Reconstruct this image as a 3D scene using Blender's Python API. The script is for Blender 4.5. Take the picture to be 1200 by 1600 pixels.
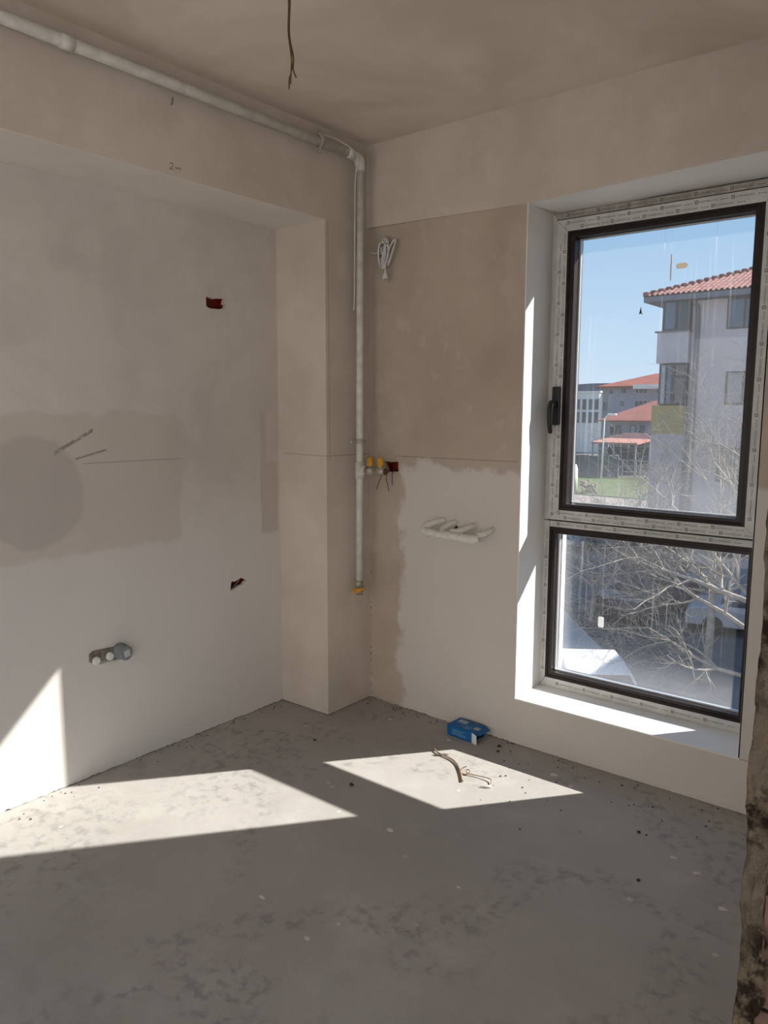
import bpy, bmesh, math, random
from mathutils import Vector, Matrix, noise

# ---------------------------------------------------------------- reset
for o in list(bpy.data.objects):
    bpy.data.objects.remove(o, do_unlink=True)
scene = bpy.context.scene
C = scene.collection
random.seed(7)

# ---------------------------------------------------------------- camera
cam_d = bpy.data.cameras.new('camera')
cam_d.sensor_fit = 'VERTICAL'
cam_d.sensor_height = 32.0
cam_d.lens = 23.902
cam_d.clip_start = 0.05
cam_d.clip_end = 2000
cam = bpy.data.objects.new('camera', cam_d)
C.objects.link(cam)
_r = Vector((0.780776, 0.624804, 0.002982))
_u = Vector((-0.086243, 0.103043, 0.990931))
_f = Vector((-0.61883, 0.773952, -0.134338))
cam.matrix_world = Matrix(((_r.x, _u.x, -_f.x, 2.3847), (_r.y, _u.y, -_f.y, -2.8466),
                           (_r.z, _u.z, -_f.z, 1.4545), (0, 0, 0, 1)))
scene.camera = cam

# ---------------------------------------------------------------- view
vs = scene.view_settings
vs.view_transform = 'Standard'
vs.look = 'None'
vs.gamma = 1.0
vs.use_curve_mapping = False
vs.exposure = 0.3

# ---------------------------------------------------------------- sky
w = bpy.data.worlds.new('sky')
scene.world = w
w.use_nodes = True
nt = w.node_tree
nt.nodes.clear()
wo = nt.nodes.new('ShaderNodeOutputWorld')
bg = nt.nodes.new('ShaderNodeBackground')
tc = nt.nodes.new('ShaderNodeTexCoord')
sx = nt.nodes.new('ShaderNodeSeparateXYZ')
rp = nt.nodes.new('ShaderNodeValToRGB')
nt.links.new(tc.outputs['Generated'], sx.inputs[0])
nt.links.new(sx.outputs['Z'], rp.inputs[0])
rp.color_ramp.elements[0].position = 0.0
rp.color_ramp.elements[0].color = (0.60, 0.71, 0.82, 1)
rp.color_ramp.elements[1].position = 1.0
rp.color_ramp.elements[1].color = (0.13, 0.28, 0.60, 1)
e = rp.color_ramp.elements.new(0.26)
e.color = (0.27, 0.47, 0.72, 1)
e = rp.color_ramp.elements.new(0.08)
e.color = (0.48, 0.64, 0.81, 1)
nt.links.new(rp.outputs[0], bg.inputs[0])
bg.inputs[1].default_value = 0.95
nt.links.new(bg.outputs[0], wo.inputs[0])

# ---------------------------------------------------------------- sun
sun_d = bpy.data.lights.new('sun', 'SUN')
sun_d.energy = 9.0
sun_d.angle = math.radians(0.55)
sun_d.color = (1.0, 0.94, 0.86)
sun = bpy.data.objects.new('sun', sun_d)
C.objects.link(sun)
SUN = Vector((-0.625, -0.78, -0.745)).normalized()
sun.rotation_euler = SUN.to_track_quat('-Z', 'Y').to_euler()
sun.location = (12, 15, 16)


# ================================================================ helpers
class MB:
    """collects shapes, links them as one mesh object"""

    def __init__(s):
        s.bm = bmesh.new()
        s.sm = False

    def _add(s, vs_, fs):
        v = [s.bm.verts.new(p) for p in vs_]
        for f in fs:
            try:
                s.bm.faces.new([v[i] for i in f])
            except ValueError:
                pass
        return s

    def box(s, x0, x1, y0, y1, z0, z1, M=None):
        P = [(x, y, z) for x in (x0, x1) for y in (y0, y1) for z in (z0, z1)]
        if M:
            P = [M @ Vector(p) for p in P]
        return s._add(P, [(0, 1, 3, 2), (4, 6, 7, 5), (0, 4, 5, 1), (2, 3, 7, 6), (0, 2, 6, 4), (1, 5, 7, 3)])

    def prism(s, pts, axis, a, b, M=None):
        """polygon pts (2D in the two other axes, in xyz order) extruded a..b on axis"""
        n = len(pts)

        def mk(p, t):
            q = list(p)
            q.insert(axis, t)
            return M @ Vector(q) if M else Vector(q)
        P = [mk(p, a) for p in pts] + [mk(p, b) for p in pts]
        F = [tuple(range(n)), tuple(range(2 * n - 1, n - 1, -1))]
        F += [(i, (i + 1) % n, (i + 1) % n + n, i + n) for i in range(n)]
        return s._add(P, F)

    def tube(s, pts, r, n=10, caps=True, smooth=0):
        pts = [Vector(p) for p in pts]
        rr = r if isinstance(r, (list, tuple)) else [r] * len(pts)
        if smooth:
            q, qr = [], []
            for i in range(len(pts) - 1):
                p0 = pts[max(i - 1, 0)]
                p1, p2 = pts[i], pts[i + 1]
                p3 = pts[min(i + 2, len(pts) - 1)]
                for k in range(smooth):
                    t = k / smooth
                    q.append(0.5 * ((2 * p1) + (p2 - p0) * t + (2 * p0 - 5 * p1 + 4 * p2 - p3) * t * t
                                    + (3 * p1 - p0 - 3 * p2 + p3) * t ** 3))
                    qr.append(rr[i] * (1 - t) + rr[i + 1] * t)
            q.append(pts[-1])
            qr.append(rr[-1])
            pts, rr = q, qr
        rings = []
        up = None
        for i, p in enumerate(pts):
            d = (pts[min(i + 1, len(pts) - 1)] - pts[max(i - 1, 0)]).normalized()
            if up is None:
                up = Vector((0, 0, 1)) if abs(d.z) < 0.9 else Vector((1, 0, 0))
            a = d.cross(up)
            if a.length < 1e-4:
                a = d.cross(Vector((0, 1, 0.3)))
            a.normalize()
            b = a.cross(d).normalized()
            up = b
            rings.append([s.bm.verts.new(p + rr[i] * (math.cos(2 * math.pi * k / n) * a + math.sin(2 * math.pi * k / n) * b))
                          for k in range(n)])
        for i in range(len(rings) - 1):
            for k in range(n):
                s.bm.faces.new((rings[i][k], rings[i][(k + 1) % n], rings[i + 1][(k + 1) % n], rings[i + 1][k])).smooth = True
        if caps:
            try:
                s.bm.faces.new(rings[0][::-1])
                s.bm.faces.new(rings[-1])
            except ValueError:
                pass
        return s

    def blob(s, c, r, sub=1, jit=0.25, sq=(1, 1, 1), seed=0):
        rnd = random.Random(seed)
        t = bmesh.new()
        bmesh.ops.create_icosphere(t, subdivisions=sub, radius=1)
        vm = {}
        for v in t.verts:
            k = 1 + rnd.uniform(-jit, jit)
            vm[v.index] = s.bm.verts.new((c[0] + v.co.x * r * k * sq[0], c[1] + v.co.y * r * k * sq[1], c[2] + v.co.z * r * k * sq[2]))
        for f in t.faces:
            s.bm.faces.new([vm[v.index] for v in f.verts])
        t.free()
        return s

    def build(s, name, mat, parent=None, recalc=True):
        if recalc:
            bmesh.ops.recalc_face_normals(s.bm, faces=s.bm.faces)
        me = bpy.data.meshes.new(name)
        s.bm.to_mesh(me)
        s.bm.free()
        o = bpy.data.objects.new(name, me)
        if mat:
            me.materials.append(mat)
        C.objects.link(o)
        if parent:
            o.parent = parent
        return o


def bevel(o, wdt, seg=2):
    m = o.modifiers.new('bevel', 'BEVEL')
    m.width = wdt
    m.segments = seg
    m.limit_method = 'ANGLE'
    return o


def local(o, parent):
    """part built in world coordinates under an Empty that stands elsewhere"""
    o.parent = parent
    o.matrix_parent_inverse = Matrix.Translation(-Vector(parent.location)) if parent.rotation_euler.z == 0 else parent.matrix_basis.inverted()
    return o


def thing(name, label, cat, loc=(0, 0, 0), rz=0, group=None):
    o = bpy.data.objects.new(name, None)
    o.empty_display_size = 0.05
    C.objects.link(o)
    o.location = loc
    o.rotation_euler = (0, 0, rz)
    o['label'] = label
    o['category'] = cat
    if group:
        o['group'] = group
    return o


def tag(o, label, cat, group=None, kind=None):
    o['label'] = label
    o['category'] = cat
    if group:
        o['group'] = group
    if kind:
        o['kind'] = kind
    return o


def struct(o, label=None):
    o['kind'] = 'structure'
    if label:
        o['label'] = label
    return o


# ---------------------------------------------------------------- node helpers
class NT:
    def __init__(s, name, rough=0.8, spec=0.3):
        s.m = bpy.data.materials.new(name)
        s.m.use_nodes = True
        s.t = s.m.node_tree
        s.t.nodes.clear()
        s.out = s.t.nodes.new('ShaderNodeOutputMaterial')
        s.b = s.t.nodes.new('ShaderNodeBsdfPrincipled')
        s.b.inputs['Roughness'].default_value = rough
        s.b.inputs['Specular IOR Level'].default_value = spec
        s.t.links.new(s.b.outputs[0], s.out.inputs[0])
        g = s.t.nodes.new('ShaderNodeNewGeometry')
        s.pos = g.outputs['Position']
        x = s.t.nodes.new('ShaderNodeSeparateXYZ')
        s.t.links.new(s.pos, x.inputs[0])
        s.x, s.y, s.z = x.outputs

    def _in(s, sock, v):
        if hasattr(v, 'is_output'):
            s.t.links.new(v, sock)
        else:
            sock.default_value = v

    def math(s, op, a, b=0.0, clamp=False):
        n = s.t.nodes.new('ShaderNodeMath')
        n.operation = op
        n.use_clamp = clamp
        s._in(n.inputs[0], a)
        s._in(n.inputs[1], b)
        return n.outputs[0]

    def step(s, v, a, b):
        n = s.t.nodes.new('ShaderNodeMapRange')
        n.interpolation_type = 'SMOOTHSTEP'
        s._in(n.inputs[0], v)
        n.inputs[1].default_value = a
        n.inputs[2].default_value = b
        return n.outputs[0]

    def noise(s, scale, detail=4, rough=0.55, stretch=(1, 1, 1), off=(0, 0, 0), dist=0.0):
        mp = s.t.nodes.new('ShaderNodeMapping')
        mp.inputs['Scale'].default_value = stretch
        mp.inputs['Location'].default_value = off
        s.t.links.new(s.pos, mp.inputs[0])
        n = s.t.nodes.new('ShaderNodeTexNoise')
        n.inputs['Scale'].default_value = scale
        n.inputs['Detail'].default_value = detail
        n.inputs['Roughness'].default_value = rough
        n.inputs['Distortion'].default_value = dist
        s.t.links.new(mp.outputs[0], n.inputs['Vector'])
        return n.outputs[0]

    def voro(s, scale, off=(0, 0, 0)):
        mp = s.t.nodes.new('ShaderNodeMapping')
        mp.inputs['Location'].default_value = off
        s.t.links.new(s.pos, mp.inputs[0])
        n = s.t.nodes.new('ShaderNodeTexVoronoi')
        n.inputs['Scale'].default_value = scale
        s.t.links.new(mp.outputs[0], n.inputs['Vector'])
        return n.outputs['Distance']

    def mix(s, f, a, b):
        n = s.t.nodes.new('ShaderNodeMix')
        n.data_type = 'RGBA'
        s._in(n.inputs[0], f)
        for k, v in ((6, a), (7, b)):
            if hasattr(v, 'is_output'):
                s.t.links.new(v, n.inputs[k])
            else:
                n.inputs[k].default_value = (*v, 1) if len(v) == 3 else v
        return n.outputs[2]

    def rect(s, u, u0, u1, v, v0, v1, soft, wob, amp):
        """rectangular patch with wobbling edges"""
        wb = s.math('MULTIPLY', s.math('SUBTRACT', wob, 0.5), amp)
        uu = s.math('ADD', u, wb)
        vv = s.math('ADD', v, wb)
        a = s.math('MULTIPLY', s.step(uu, u0 - soft, u0 + soft), s.math('SUBTRACT', 1.0, s.step(uu, u1 - soft, u1 + soft)))
        b = s.math('MULTIPLY', s.step(vv, v0 - soft, v0 + soft), s.math('SUBTRACT', 1.0, s.step(vv, v1 - soft, v1 + soft)))
        return s.math('MULTIPLY', a, b)

    def line(s, u, u0, u1, v, v0, v1, wd):
        """thin drawn line from (u0,v0) to (u1,v1), u0<u1"""
        k = (v1 - v0) / (u1 - u0)
        lin = s.math('ADD', s.math('MULTIPLY', s.math('SUBTRACT', u, u0), k), v0)
        d = s.math('ABSOLUTE', s.math('SUBTRACT', v, lin))
        m = s.math('SUBTRACT', 1.0, s.step(d, wd * 0.5, wd))
        r = s.math('MULTIPLY', s.math('GREATER_THAN', u, u0), s.math('LESS_THAN', u, u1))
        return s.math('MULTIPLY', m, r)

    def color(s, c):
        s._in(s.b.inputs['Base Color'], c if hasattr(c, 'is_output') else (*c, 1))
        return s

    def bump(s, h, strength=0.3, dist=0.01):
        n = s.t.nodes.new('ShaderNodeBump')
        n.inputs['Strength'].default_value = strength
        n.inputs['Distance'].default_value = dist
        s.t.links.new(h, n.inputs['Height'])
        s.t.links.new(n.outputs[0], s.b.inputs['Normal'])
        return s


def simple(name, col, rough=0.7, var=0.15, scale=12, metal=0, bump=0.0, spec=0.3):
    n = NT(name, rough, spec)
    f = n.noise(scale)
    a = tuple(c * (1 - var) for c in col)
    b = tuple(min(1, c * (1 + var)) for c in col)
    n.color(n.mix(n.step(f, 0.3, 0.7), a, b))
    n.b.inputs['Metallic'].default_value = metal
    if bump:
        n.bump(n.noise(scale * 6), bump, 0.004)
    return n.m


PL = (0.66, 0.595, 0.53)       # cement-lime plaster
PL2 = (0.60, 0.53, 0.46)
TAUPE = (0.50, 0.435, 0.375)
SKIM = (0.70, 0.645, 0.595)


def plaster_base(n, a=PL, b=PL2):
    f = n.noise(1.6, 5, 0.6)
    b = tuple(v * 0.94 for v in b)
    c = n.mix(n.step(f, 0.35, 0.68), a, b)
    f3 = n.noise(3.4, 4, 0.55, off=(9, 4, 2), dist=0.6)
    c = n.mix(n.math('MULTIPLY', n.step(f3, 0.45, 0.72), 0.3), c, tuple(v * 0.86 for v in b))
    f2 = n.noise(7, 4, 0.6, off=(3, 1, 7))
    c = n.mix(n.math('MULTIPLY', n.step(f2, 0.52, 0.75), 0.35), c, SKIM)
    return c


def plaster_bump(n):
    h = n.math('ADD', n.noise(220, 3, 0.6), n.math('MULTIPLY', n.noise(9, 3), 2.0))
    n.bump(h, 0.16, 0.003)


# plain plaster
n = NT('plaster', 0.92, 0.15)
n.color(plaster_base(n))
plaster_bump(n)
M_PL = n.m

# left wall
n = NT('plaster_left_wall', 0.92, 0.15)
c = plaster_base(n, (0.64, 0.585, 0.535), (0.60, 0.545, 0.495))
wob = n.noise(5, 4, 0.6)
low = n.rect(n.y, -9, 9, n.z, -1, 0.95, 0.30, wob, 0.35)
c = n.mix(low, c, (0.66, 0.63, 0.60))  # paler lower wall: plaster tone plus floor-bounced light put into the colour
p1 = n.rect(n.y, -1.95, -0.865, n.z, 0.895, 1.425, 0.012, wob, 0.12)
c = n.mix(n.math('MULTIPLY', p1, 0.55), c, n.mix(n.noise(3, 3), TAUPE, (0.56, 0.49, 0.43)))
dy = n.math('SUBTRACT', n.y, -1.50)
dz = n.math('SUBTRACT', n.z, 1.145)
rr = n.math('SQRT', n.math('ADD', n.math('MULTIPLY', dy, dy), n.math('MULTIPLY', dz, dz)))
rr = n.math('ADD', rr, n.math('MULTIPLY', n.math('SUBTRACT', wob, 0.5), 0.08))
disc = n.math('SUBTRACT', 1.0, n.step(rr, 0.19, 0.215))
c = n.mix(n.math('MULTIPLY', disc, 0.6), c, n.mix(n.noise(6, 4), (0.38, 0.345, 0.325), (0.46, 0.42, 0.395)))
p2 = n.rect(n.y, -0.405, -0.30, n.z, 0.86, 1.20, 0.008, wob, 0.03)
p3 = n.rect(n.y, -0.40, -0.365, n.z, 1.10, 1.44, 0.008, wob, 0.03)
c = n.mix(n.math('MULTIPLY', n.math('MAXIMUM', p2, p3), 0.65), c, TAUPE)
scr = n.math('MAXIMUM', n.line(n.y, -1.409, -1.252, n.z, 1.288, 1.369, 0.010), n.line(n.y, -1.33, -1.20, n.z, 1.262, 1.292, 0.005))
scr = n.math('MULTIPLY', scr, n.step(n.noise(60, 3), 0.30, 0.5))
pen = n.line(n.y, -1.30, -0.845, n.z, 1.243, 1.242, 0.0022)
c = n.mix(n.math('MULTIPLY', n.math('MAXIMUM', scr, n.math('MULTIPLY', pen, 0.8)), 0.75), c, (0.22, 0.18, 0.15))
n.color(c)
plaster_bump(n)
M_PLL = n.m

# column and beam
n = NT('plaster_column', 0.92, 0.15)
c = plaster_base(n, (0.65, 0.575, 0.50), (0.59, 0.515, 0.44))
onsm = n.math('LESS_THAN', n.z, 2.27)
pen = n.math('MAXIMUM', n.line(n.x, -0.28, 0.004, n.z, 1.241, 1.237, 0.002),
             n.line(n.z, 1.215, 2.27, n.y, -0.262, -0.267, 0.0022))
pen = n.math('MAXIMUM', pen, n.math('MULTIPLY', n.line(n.y, -0.28, 0.0, n.z, 1.237, 1.233, 0.0018), 0.5))
c = n.mix(n.math('MULTIPLY', n.math('MULTIPLY', pen, onsm), 0.7), c, (0.20, 0.17, 0.14))
sp = n.math('SUBTRACT', 1.0, n.step(n.voro(55), 0.10, 0.2))
sp = n.math('MULTIPLY', sp, n.math('SUBTRACT', 1.0, n.step(n.z, 0.12, 0.42)))
sp = n.math('MULTIPLY', sp, n.step(n.noise(14), 0.5, 0.6))
c = n.mix(n.math('MULTIPLY', sp, 0.6), c, (0.25, 0.2, 0.16))
n.color(c)
plaster_bump(n)
M_PLC = n.m

# window wall
n = NT('plaster_window_wall', 0.92, 0.15)
c = plaster_base(n, (0.53, 0.45, 0.375), (0.475, 0.395, 0.325))
wob = n.noise(6, 4, 0.65, off=(2, 2, 9))
sk = n.rect(n.x, 0.20, 9, n.z, -1, 1.19, 0.022, wob, 0.22)
c = n.mix(n.math('MULTIPLY', sk, 0.9), c, n.mix(n.noise(4), (0.68, 0.64, 0.60), (0.64, 0.595, 0.55)))
pen = n.line(n.x, 0.166, 0.827, n.z, 1.231, 1.234, 0.0022)
c = n.mix(n.math('MULTIPLY', pen, 0.75), c, (0.20, 0.17, 0.14))
sp = n.math('MULTIPLY', n.line(n.z, 0.02, 0.75, n.x, 0.012, 0.008, 0.006), n.step(n.noise(60), 0.5, 0.6))
c = n.mix(n.math('MULTIPLY', sp, 0.7), c, (0.22, 0.18, 0.15))
n.color(c)
plaster_bump(n)
M_PLW = n.m

# ceiling
n = NT('plaster_ceiling', 0.95, 0.1)
f = n.noise(1.1, 4, 0.6, dist=0.4)
n.color(n.mix(n.step(f, 0.38, 0.62), (0.63, 0.545, 0.46), (0.76, 0.67, 0.58)))
plaster_bump(n)
M_CEIL = n.m

# screed floor
n = NT('cement_screed', 0.85, 0.25)
f = n.noise(1.3, 5, 0.6)
c = n.mix(n.step(f, 0.3, 0.7), (0.425, 0.405, 0.385), (0.37, 0.35, 0.33))
f = n.noise(5, 5, 0.65, off=(4, 9, 0))
c = n.mix(n.math('MULTIPLY', n.step(f, 0.5, 0.72), 0.4), c, (0.49, 0.475, 0.45))
band = n.math('ABSOLUTE', n.math('SUBTRACT', n.noise(1.15, 3, 0.55, off=(1.7, 0.4, 0), dist=0.5), 0.5))
band = n.math('SUBTRACT', 1.0, n.step(band, 0.012, 0.075))
spots = n.step(n.noise(24, 3, 0.6, off=(0, 5, 0)), 0.46, 0.68)
st = n.math('MULTIPLY', n.math('MULTIPLY', band, spots), n.step(n.noise(0.9, 2, off=(8, 3, 0)), 0.30, 0.46))
c = n.mix(n.math('MULTIPLY', st, 0.48), c, (0.17, 0.165, 0.16))
sm = n.math('MULTIPLY', n.step(n.noise(4.5, 4, 0.6, off=(7, 7, 0)), 0.57, 0.72), n.step(n.noise(0.8, 2, off=(2, 1, 0)), 0.45, 0.6))
c = n.mix(n.math('MULTIPLY', sm, 0.32), c, (0.19, 0.185, 0.185))
wh = n.math('SUBTRACT', 1.0, n.step(n.math('ADD', n.voro(6, (3, 2, 0)), n.math('MULTIPLY', n.noise(60), 0.12)), 0.10, 0.13))
wh = n.math('MULTIPLY', wh, n.step(n.noise(2.2, 2, off=(5, 0, 0)), 0.42, 0.5))
c = n.mix(n.math('MULTIPLY', wh, 0.55), c, (0.66, 0.64, 0.61))
n.color(c)
h = n.math('ADD', n.noise(120, 4, 0.65), n.math('MULTIPLY', n.noise(12, 3), 1.5))
n.bump(h, 0.2, 0.003)
M_FLOOR = n.m

M_WHITE = simple('white_reveal_paint', (0.80, 0.775, 0.745), 0.7, 0.03, 5, bump=0.08)
M_BROWN = simple('dark_brown_profile', (0.020, 0.013, 0.011), 0.4, 0.25, 40)
M_FILM = simple('grey_protective_film', (0.56, 0.56, 0.54), 0.45, 0.10, 14, bump=0.1)
M_FILMD = simple('dusty_protective_film', (0.40, 0.37, 0.33), 0.6, 0.2, 20)
M_PRINT = simple('film_print_ink', (0.10, 0.10, 0.10), 0.6, 0.1)
M_BLACK = simple('black_plastic', (0.02, 0.018, 0.017), 0.35, 0.2)
M_GASK = simple('black_gasket', (0.012, 0.012, 0.012), 0.6, 0.1)
M_SPACER = simple('aluminium_spacer', (0.62, 0.64, 0.66), 0.35, 0.05, metal=0.6)
M_PIPE = simple('painted_white_pipe', (0.66, 0.635, 0.585), 0.55, 0.10, 25, bump=0.1)
M_CLAMP = simple('dusty_galvanised_steel', (0.48, 0.45, 0.41), 0.5, 0.15, 30, metal=0.3)
M_BRASS = simple('dirty_plated_brass', (0.42, 0.38, 0.30), 0.45, 0.35, 50, metal=0.4)
M_YEL = simple('yellow_lever_plastic', (0.62, 0.30, 0.03), 0.5, 0.15, 60)
M_RED = simple('red_box_plastic', (0.19, 0.016, 0.010), 0.5, 0.2, 60)
M_WCORD = simple('white_cord', (0.66, 0.64, 0.63), 0.5, 0.05)
M_WIREG = simple('olive_wire', (0.05, 0.048, 0.022), 0.5, 0.1)
M_WIREB = simple('brown_wire', (0.10, 0.055, 0.03), 0.5, 0.1)
M_WIRER = simple('red_wire', (0.22, 0.05, 0.035), 0.5, 0.1)
M_WIREBL = simple('blue_wire', (0.03, 0.05, 0.13), 0.5, 0.1)
M_GREYP = simple('grey_drain_plastic', (0.20, 0.22, 0.23), 0.5, 0.1)
M_RADP = simple('white_insulated_pipe', (0.74, 0.70, 0.64), 0.75, 0.06, 40, bump=0.3)
M_BLUE = simple('blue_cardboard', (0.006, 0.125, 0.36), 0.5, 0.1, 20)
M_CARD = simple('white_cardboard', (0.72, 0.73, 0.72), 0.7, 0.05)
M_CABLE = simple('tan_cable_sheath', (0.34, 0.25, 0.17), 0.6, 0.15, 40)
M_CHIP = simple('plaster_chip', (0.60, 0.57, 0.53), 0.9, 0.08, 60)
M_DARK = simple('dark_grit', (0.06, 0.05, 0.045), 0.9, 0.3, 60)
M_BRICK = simple('hollow_clay_brick', (0.12, 0.072, 0.055), 0.9, 0.3, 18, bump=0.5)  # brick darkened: shade on the broken end put into its colour
n = NT('rough_mortar', 0.95, 0.1)
f = n.noise(28, 5, 0.65)
c = n.mix(n.step(f, 0.42, 0.62), (0.028, 0.019, 0.014), (0.19, 0.15, 0.105))  # mortar tones darkened too, carrying the shade of the end face
n.color(n.mix(n.step(n.noise(9, 4), 0.5, 0.65), c, (0.17, 0.135, 0.10)))
n.bump(n.noise(60, 5, 0.7), 0.9, 0.02)
M_MORT = n.m

# ================================================================ ROOM SHELL
H = 2.65
X0, X1, ZS = 0.841, 1.750, 0.207
RD = 0.224
D = -0.3118
CW = 0.2852
ZL = 2.274
YB = -3.9        # far end of the space behind the camera
XR = 4.4


def panel(mb, loops, fn):
    """filled planar face with holes; loops of 2D points, fn maps to 3D"""
    edges = []
    for lp in loops:
        v = [mb.bm.verts.new(fn(*p)) for p in lp]
        for i in range(len(v)):
            edges.append(mb.bm.edges.new((v[i], v[(i + 1) % len(v)])))
    bmesh.ops.triangle_fill(mb.bm, use_beauty=True, edges=edges)


def ragged(a, b, z, amp, step, seed, lo=0.0):
    """points along a..b with an uneven height, for a rough lower edge"""
    rnd = random.Random(seed)
    k = max(2, int(abs(b - a) / step))
    return [(a + (b - a) * i / k, z + lo + amp * rnd.random() ** 2) for i in range(k + 1)]


# socket holes
HOLE1 = [(-0.697, 1.927), (-0.672, 1.9235), (-0.655, 1.920), (-0.640, 1.924), (-0.625, 1.9255), (-0.612, 1.926), (-0.594, 1.9275),
         (-0.600, 1.915), (-0.603, 1.902), (-0.593, 1.903), (-0.590, 1.906), (-0.594, 1.893), (-0.604, 1.885), (-0.622, 1.880),
         (-0.645, 1.879), (-0.670, 1.8785), (-0.686, 1.880), (-0.697, 1.886)]
HOLE2 = [(-0.604, 0.621), (-0.590, 0.6235), (-0.565, 0.628), (-0.550, 0.6345), (-0.532, 0.636), (-0.519, 0.642), (-0.516, 0.650),
         (-0.509, 0.647), (-0.504, 0.652), (-0.509, 0.658), (-0.520, 0.662), (-0.528, 0.670), (-0.540, 0.6715), (-0.560, 0.664),
         (-0.580, 0.659), (-0.590, 0.664), (-0.597, 0.660), (-0.600, 0.645)]
HOLE3 = [(0.092, 1.204), (0.115, 1.2025), (0.140, 1.201), (0.160, 1.203), (0.181, 1.205), (0.1805, 1.190), (0.178, 1.178), (0.182, 1.172),
         (0.181, 1.155), (0.160, 1.157), (0.140, 1.1545), (0.118, 1.153), (0.113, 1.165), (0.104, 1.18), (0.098, 1.19)]

# floor
mb = MB()
mb.box(-0.75, XR + 0.2, YB - 0.2, 0.30, -0.25, 0.0)
floor = struct(mb.build('floor', M_FLOOR))
# ceiling
mb = MB()
mb.box(-0.75, XR + 0.2, YB - 0.2, 0.39, H, H + 0.25)
struct(mb.build('ceiling', M_CEIL))

# left wall: recessed panel, beam over it, column beside the window wall
mb = MB()
bot = ragged(YB, -CW, 0, 0.006, 0.009, 3, 0.001)
panel(mb, [bot + [(-CW, ZL + 0.05), (YB, ZL + 0.05)], HOLE1, HOLE2], lambda a, b: (D, a, b))
mb.box(D - 0.40, D - 0.06, YB, -CW, 0, ZL + 0.05)
for hole in (HOLE1, HOLE2):
    k = len(hole)
    P = [(D, a, b) for a, b in hole] + [(D - 0.018, a, b) for a, b in hole]
    mb._add(P, [(i, (i + 1) % k, (i + 1) % k + k, i + k) for i in range(k)])
wall_left = struct(mb.build('wall_left', M_PLL, recalc=False))
mb = MB()
mb.box(D - 0.40, 0.0, YB, 0.30, ZL, H + 0.02)
mb.build('beam', M_PLC, wall_left)
mb = MB()
mb.box(D + 0.001, -0.0005, YB, -CW - 0.0005, ZL - 0.0015, ZL + 0.001)
mb.build('soffit_bounce', simple('soffit_bounce_tint', (0.74, 0.69, 0.63), 0.92, 0.04, 3), wall_left)  # paler layer: light bounced up from the floor put into its colour
# builder's pencil jotting and a nail stub on the beam
M_PENC = simple('pencil_graphite', (0.12, 0.10, 0.085), 0.7, 0.1)
for P_ in ([(-1.090, 2.313), (-1.085, 2.319), (-1.077, 2.316), (-1.080, 2.307), (-1.091, 2.298), (-1.076, 2.298)],
           [(-1.068, 2.304), (-1.062, 2.308), (-1.057, 2.303), (-1.050, 2.310), (-1.044, 2.305), (-1.048, 2.300)]):
    mb = MB()
    mb.tube([(0.0004, a, b) for a, b in P_], 0.0011, 6, smooth=4)
    mb.build('pencil_mark', M_PENC, wall_left)
mb = MB()
mb.tube([(-0.003, -1.075, 2.512), (0.008, -1.075, 2.524), (0.010, -1.075, 2.538)], 0.0016, 6)
mb.build('nail_stub', M_PENC, wall_left)
mb = MB()
mb.box(D - 0.40, 0.0, -CW, 0.30, 0.004, ZL)
mb.build('column', M_PLC, wall_left)

# window wall (0.39 m thick)
W0 = 0.0226
YO = 0.39
mb = MB()
bot = ragged(0.0, X0, 0, 0.006, 0.009, 5, 0.001)


def wy(x):
    return W0 * max(0, 1 - x / X0)


panel(mb, [bot + [(X0, 2.30), (0.0, 2.30)], HOLE3], lambda a, b: (a, wy(a), b))
k = len(HOLE3)
P = [(a, wy(a), b) for a, b in HOLE3] + [(a, wy(a) + 0.018, b) for a, b in HOLE3]
mb._add(P, [(i, (i + 1) % k, (i + 1) % k + k, i + k) for i in range(k)])
mb.box(-0.02, X0 - 0.001, 0.09, YO, -0.3, 2.32)
P = [(X0, 0, 0.003), (X0, 0, 2.32), (X0, 0.12, 0.003), (X0, 0.12, 2.32)]
mb._add(P, [(0, 1, 3, 2)])
# apron below the sill
bot = ragged(X0, 2.9, 0, 0.006, 0.009, 9, 0.001)
panel(mb, [bot + [(2.9, ZS - 0.002), (X0, ZS - 0.002)]], lambda a, b: (a, 0, b))
mb.box(X0, XR + 0.2, 0.004, YO, -0.3, ZS - 0.002)
mb.box(X1, XR + 0.2, 0.0, YO, ZS - 0.004, 2.32)
wall_back = struct(mb.build('wall_back', M_PLW, recalc=False))
# beam over the window, its lower edge slightly uneven
mb = MB()
pr = [(-0.0, 2.2865), (0.45, 2.276), (X0, 2.266), (1.3, 2.283), (X1, 2.297), (2.4, 2.30), (XR + 0.2, 2.30), (XR + 0.2, H + 0.02), (-0.0, H + 0.02)]
k = len(pr)
P = [(a, 0, b) for a, b in pr] + [(a, YO, b) for a, b in pr]
mb._add(P, [tuple(range(k)), tuple(range(2 * k - 1, k - 1, -1))] + [(i, (i + 1) % k, (i + 1) % k + k, i + k) for i in range(k)])
mb.build('beam', M_PLC, wall_back)
# outer rebate: lintel and jambs close over the frame from outside
mb = MB()
mb.box(X0 - 0.02, X1 + 0.05, 0.300, YO, 2.219, 2.32)
mb.box(X0 - 0.02, 0.872, 0.300, YO, ZS - 0.05, 2.219)
mb.box(1.750, X1 + 0.05, 0.300, YO, ZS - 0.05, 2.219)
mb.box(X0 - 0.02, X1 + 0.05, 0.300, YO + 0.04, ZS - 0.06, ZS + 0.012)
mb.build('outer_rebate', M_WHITE, wall_back)

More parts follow.
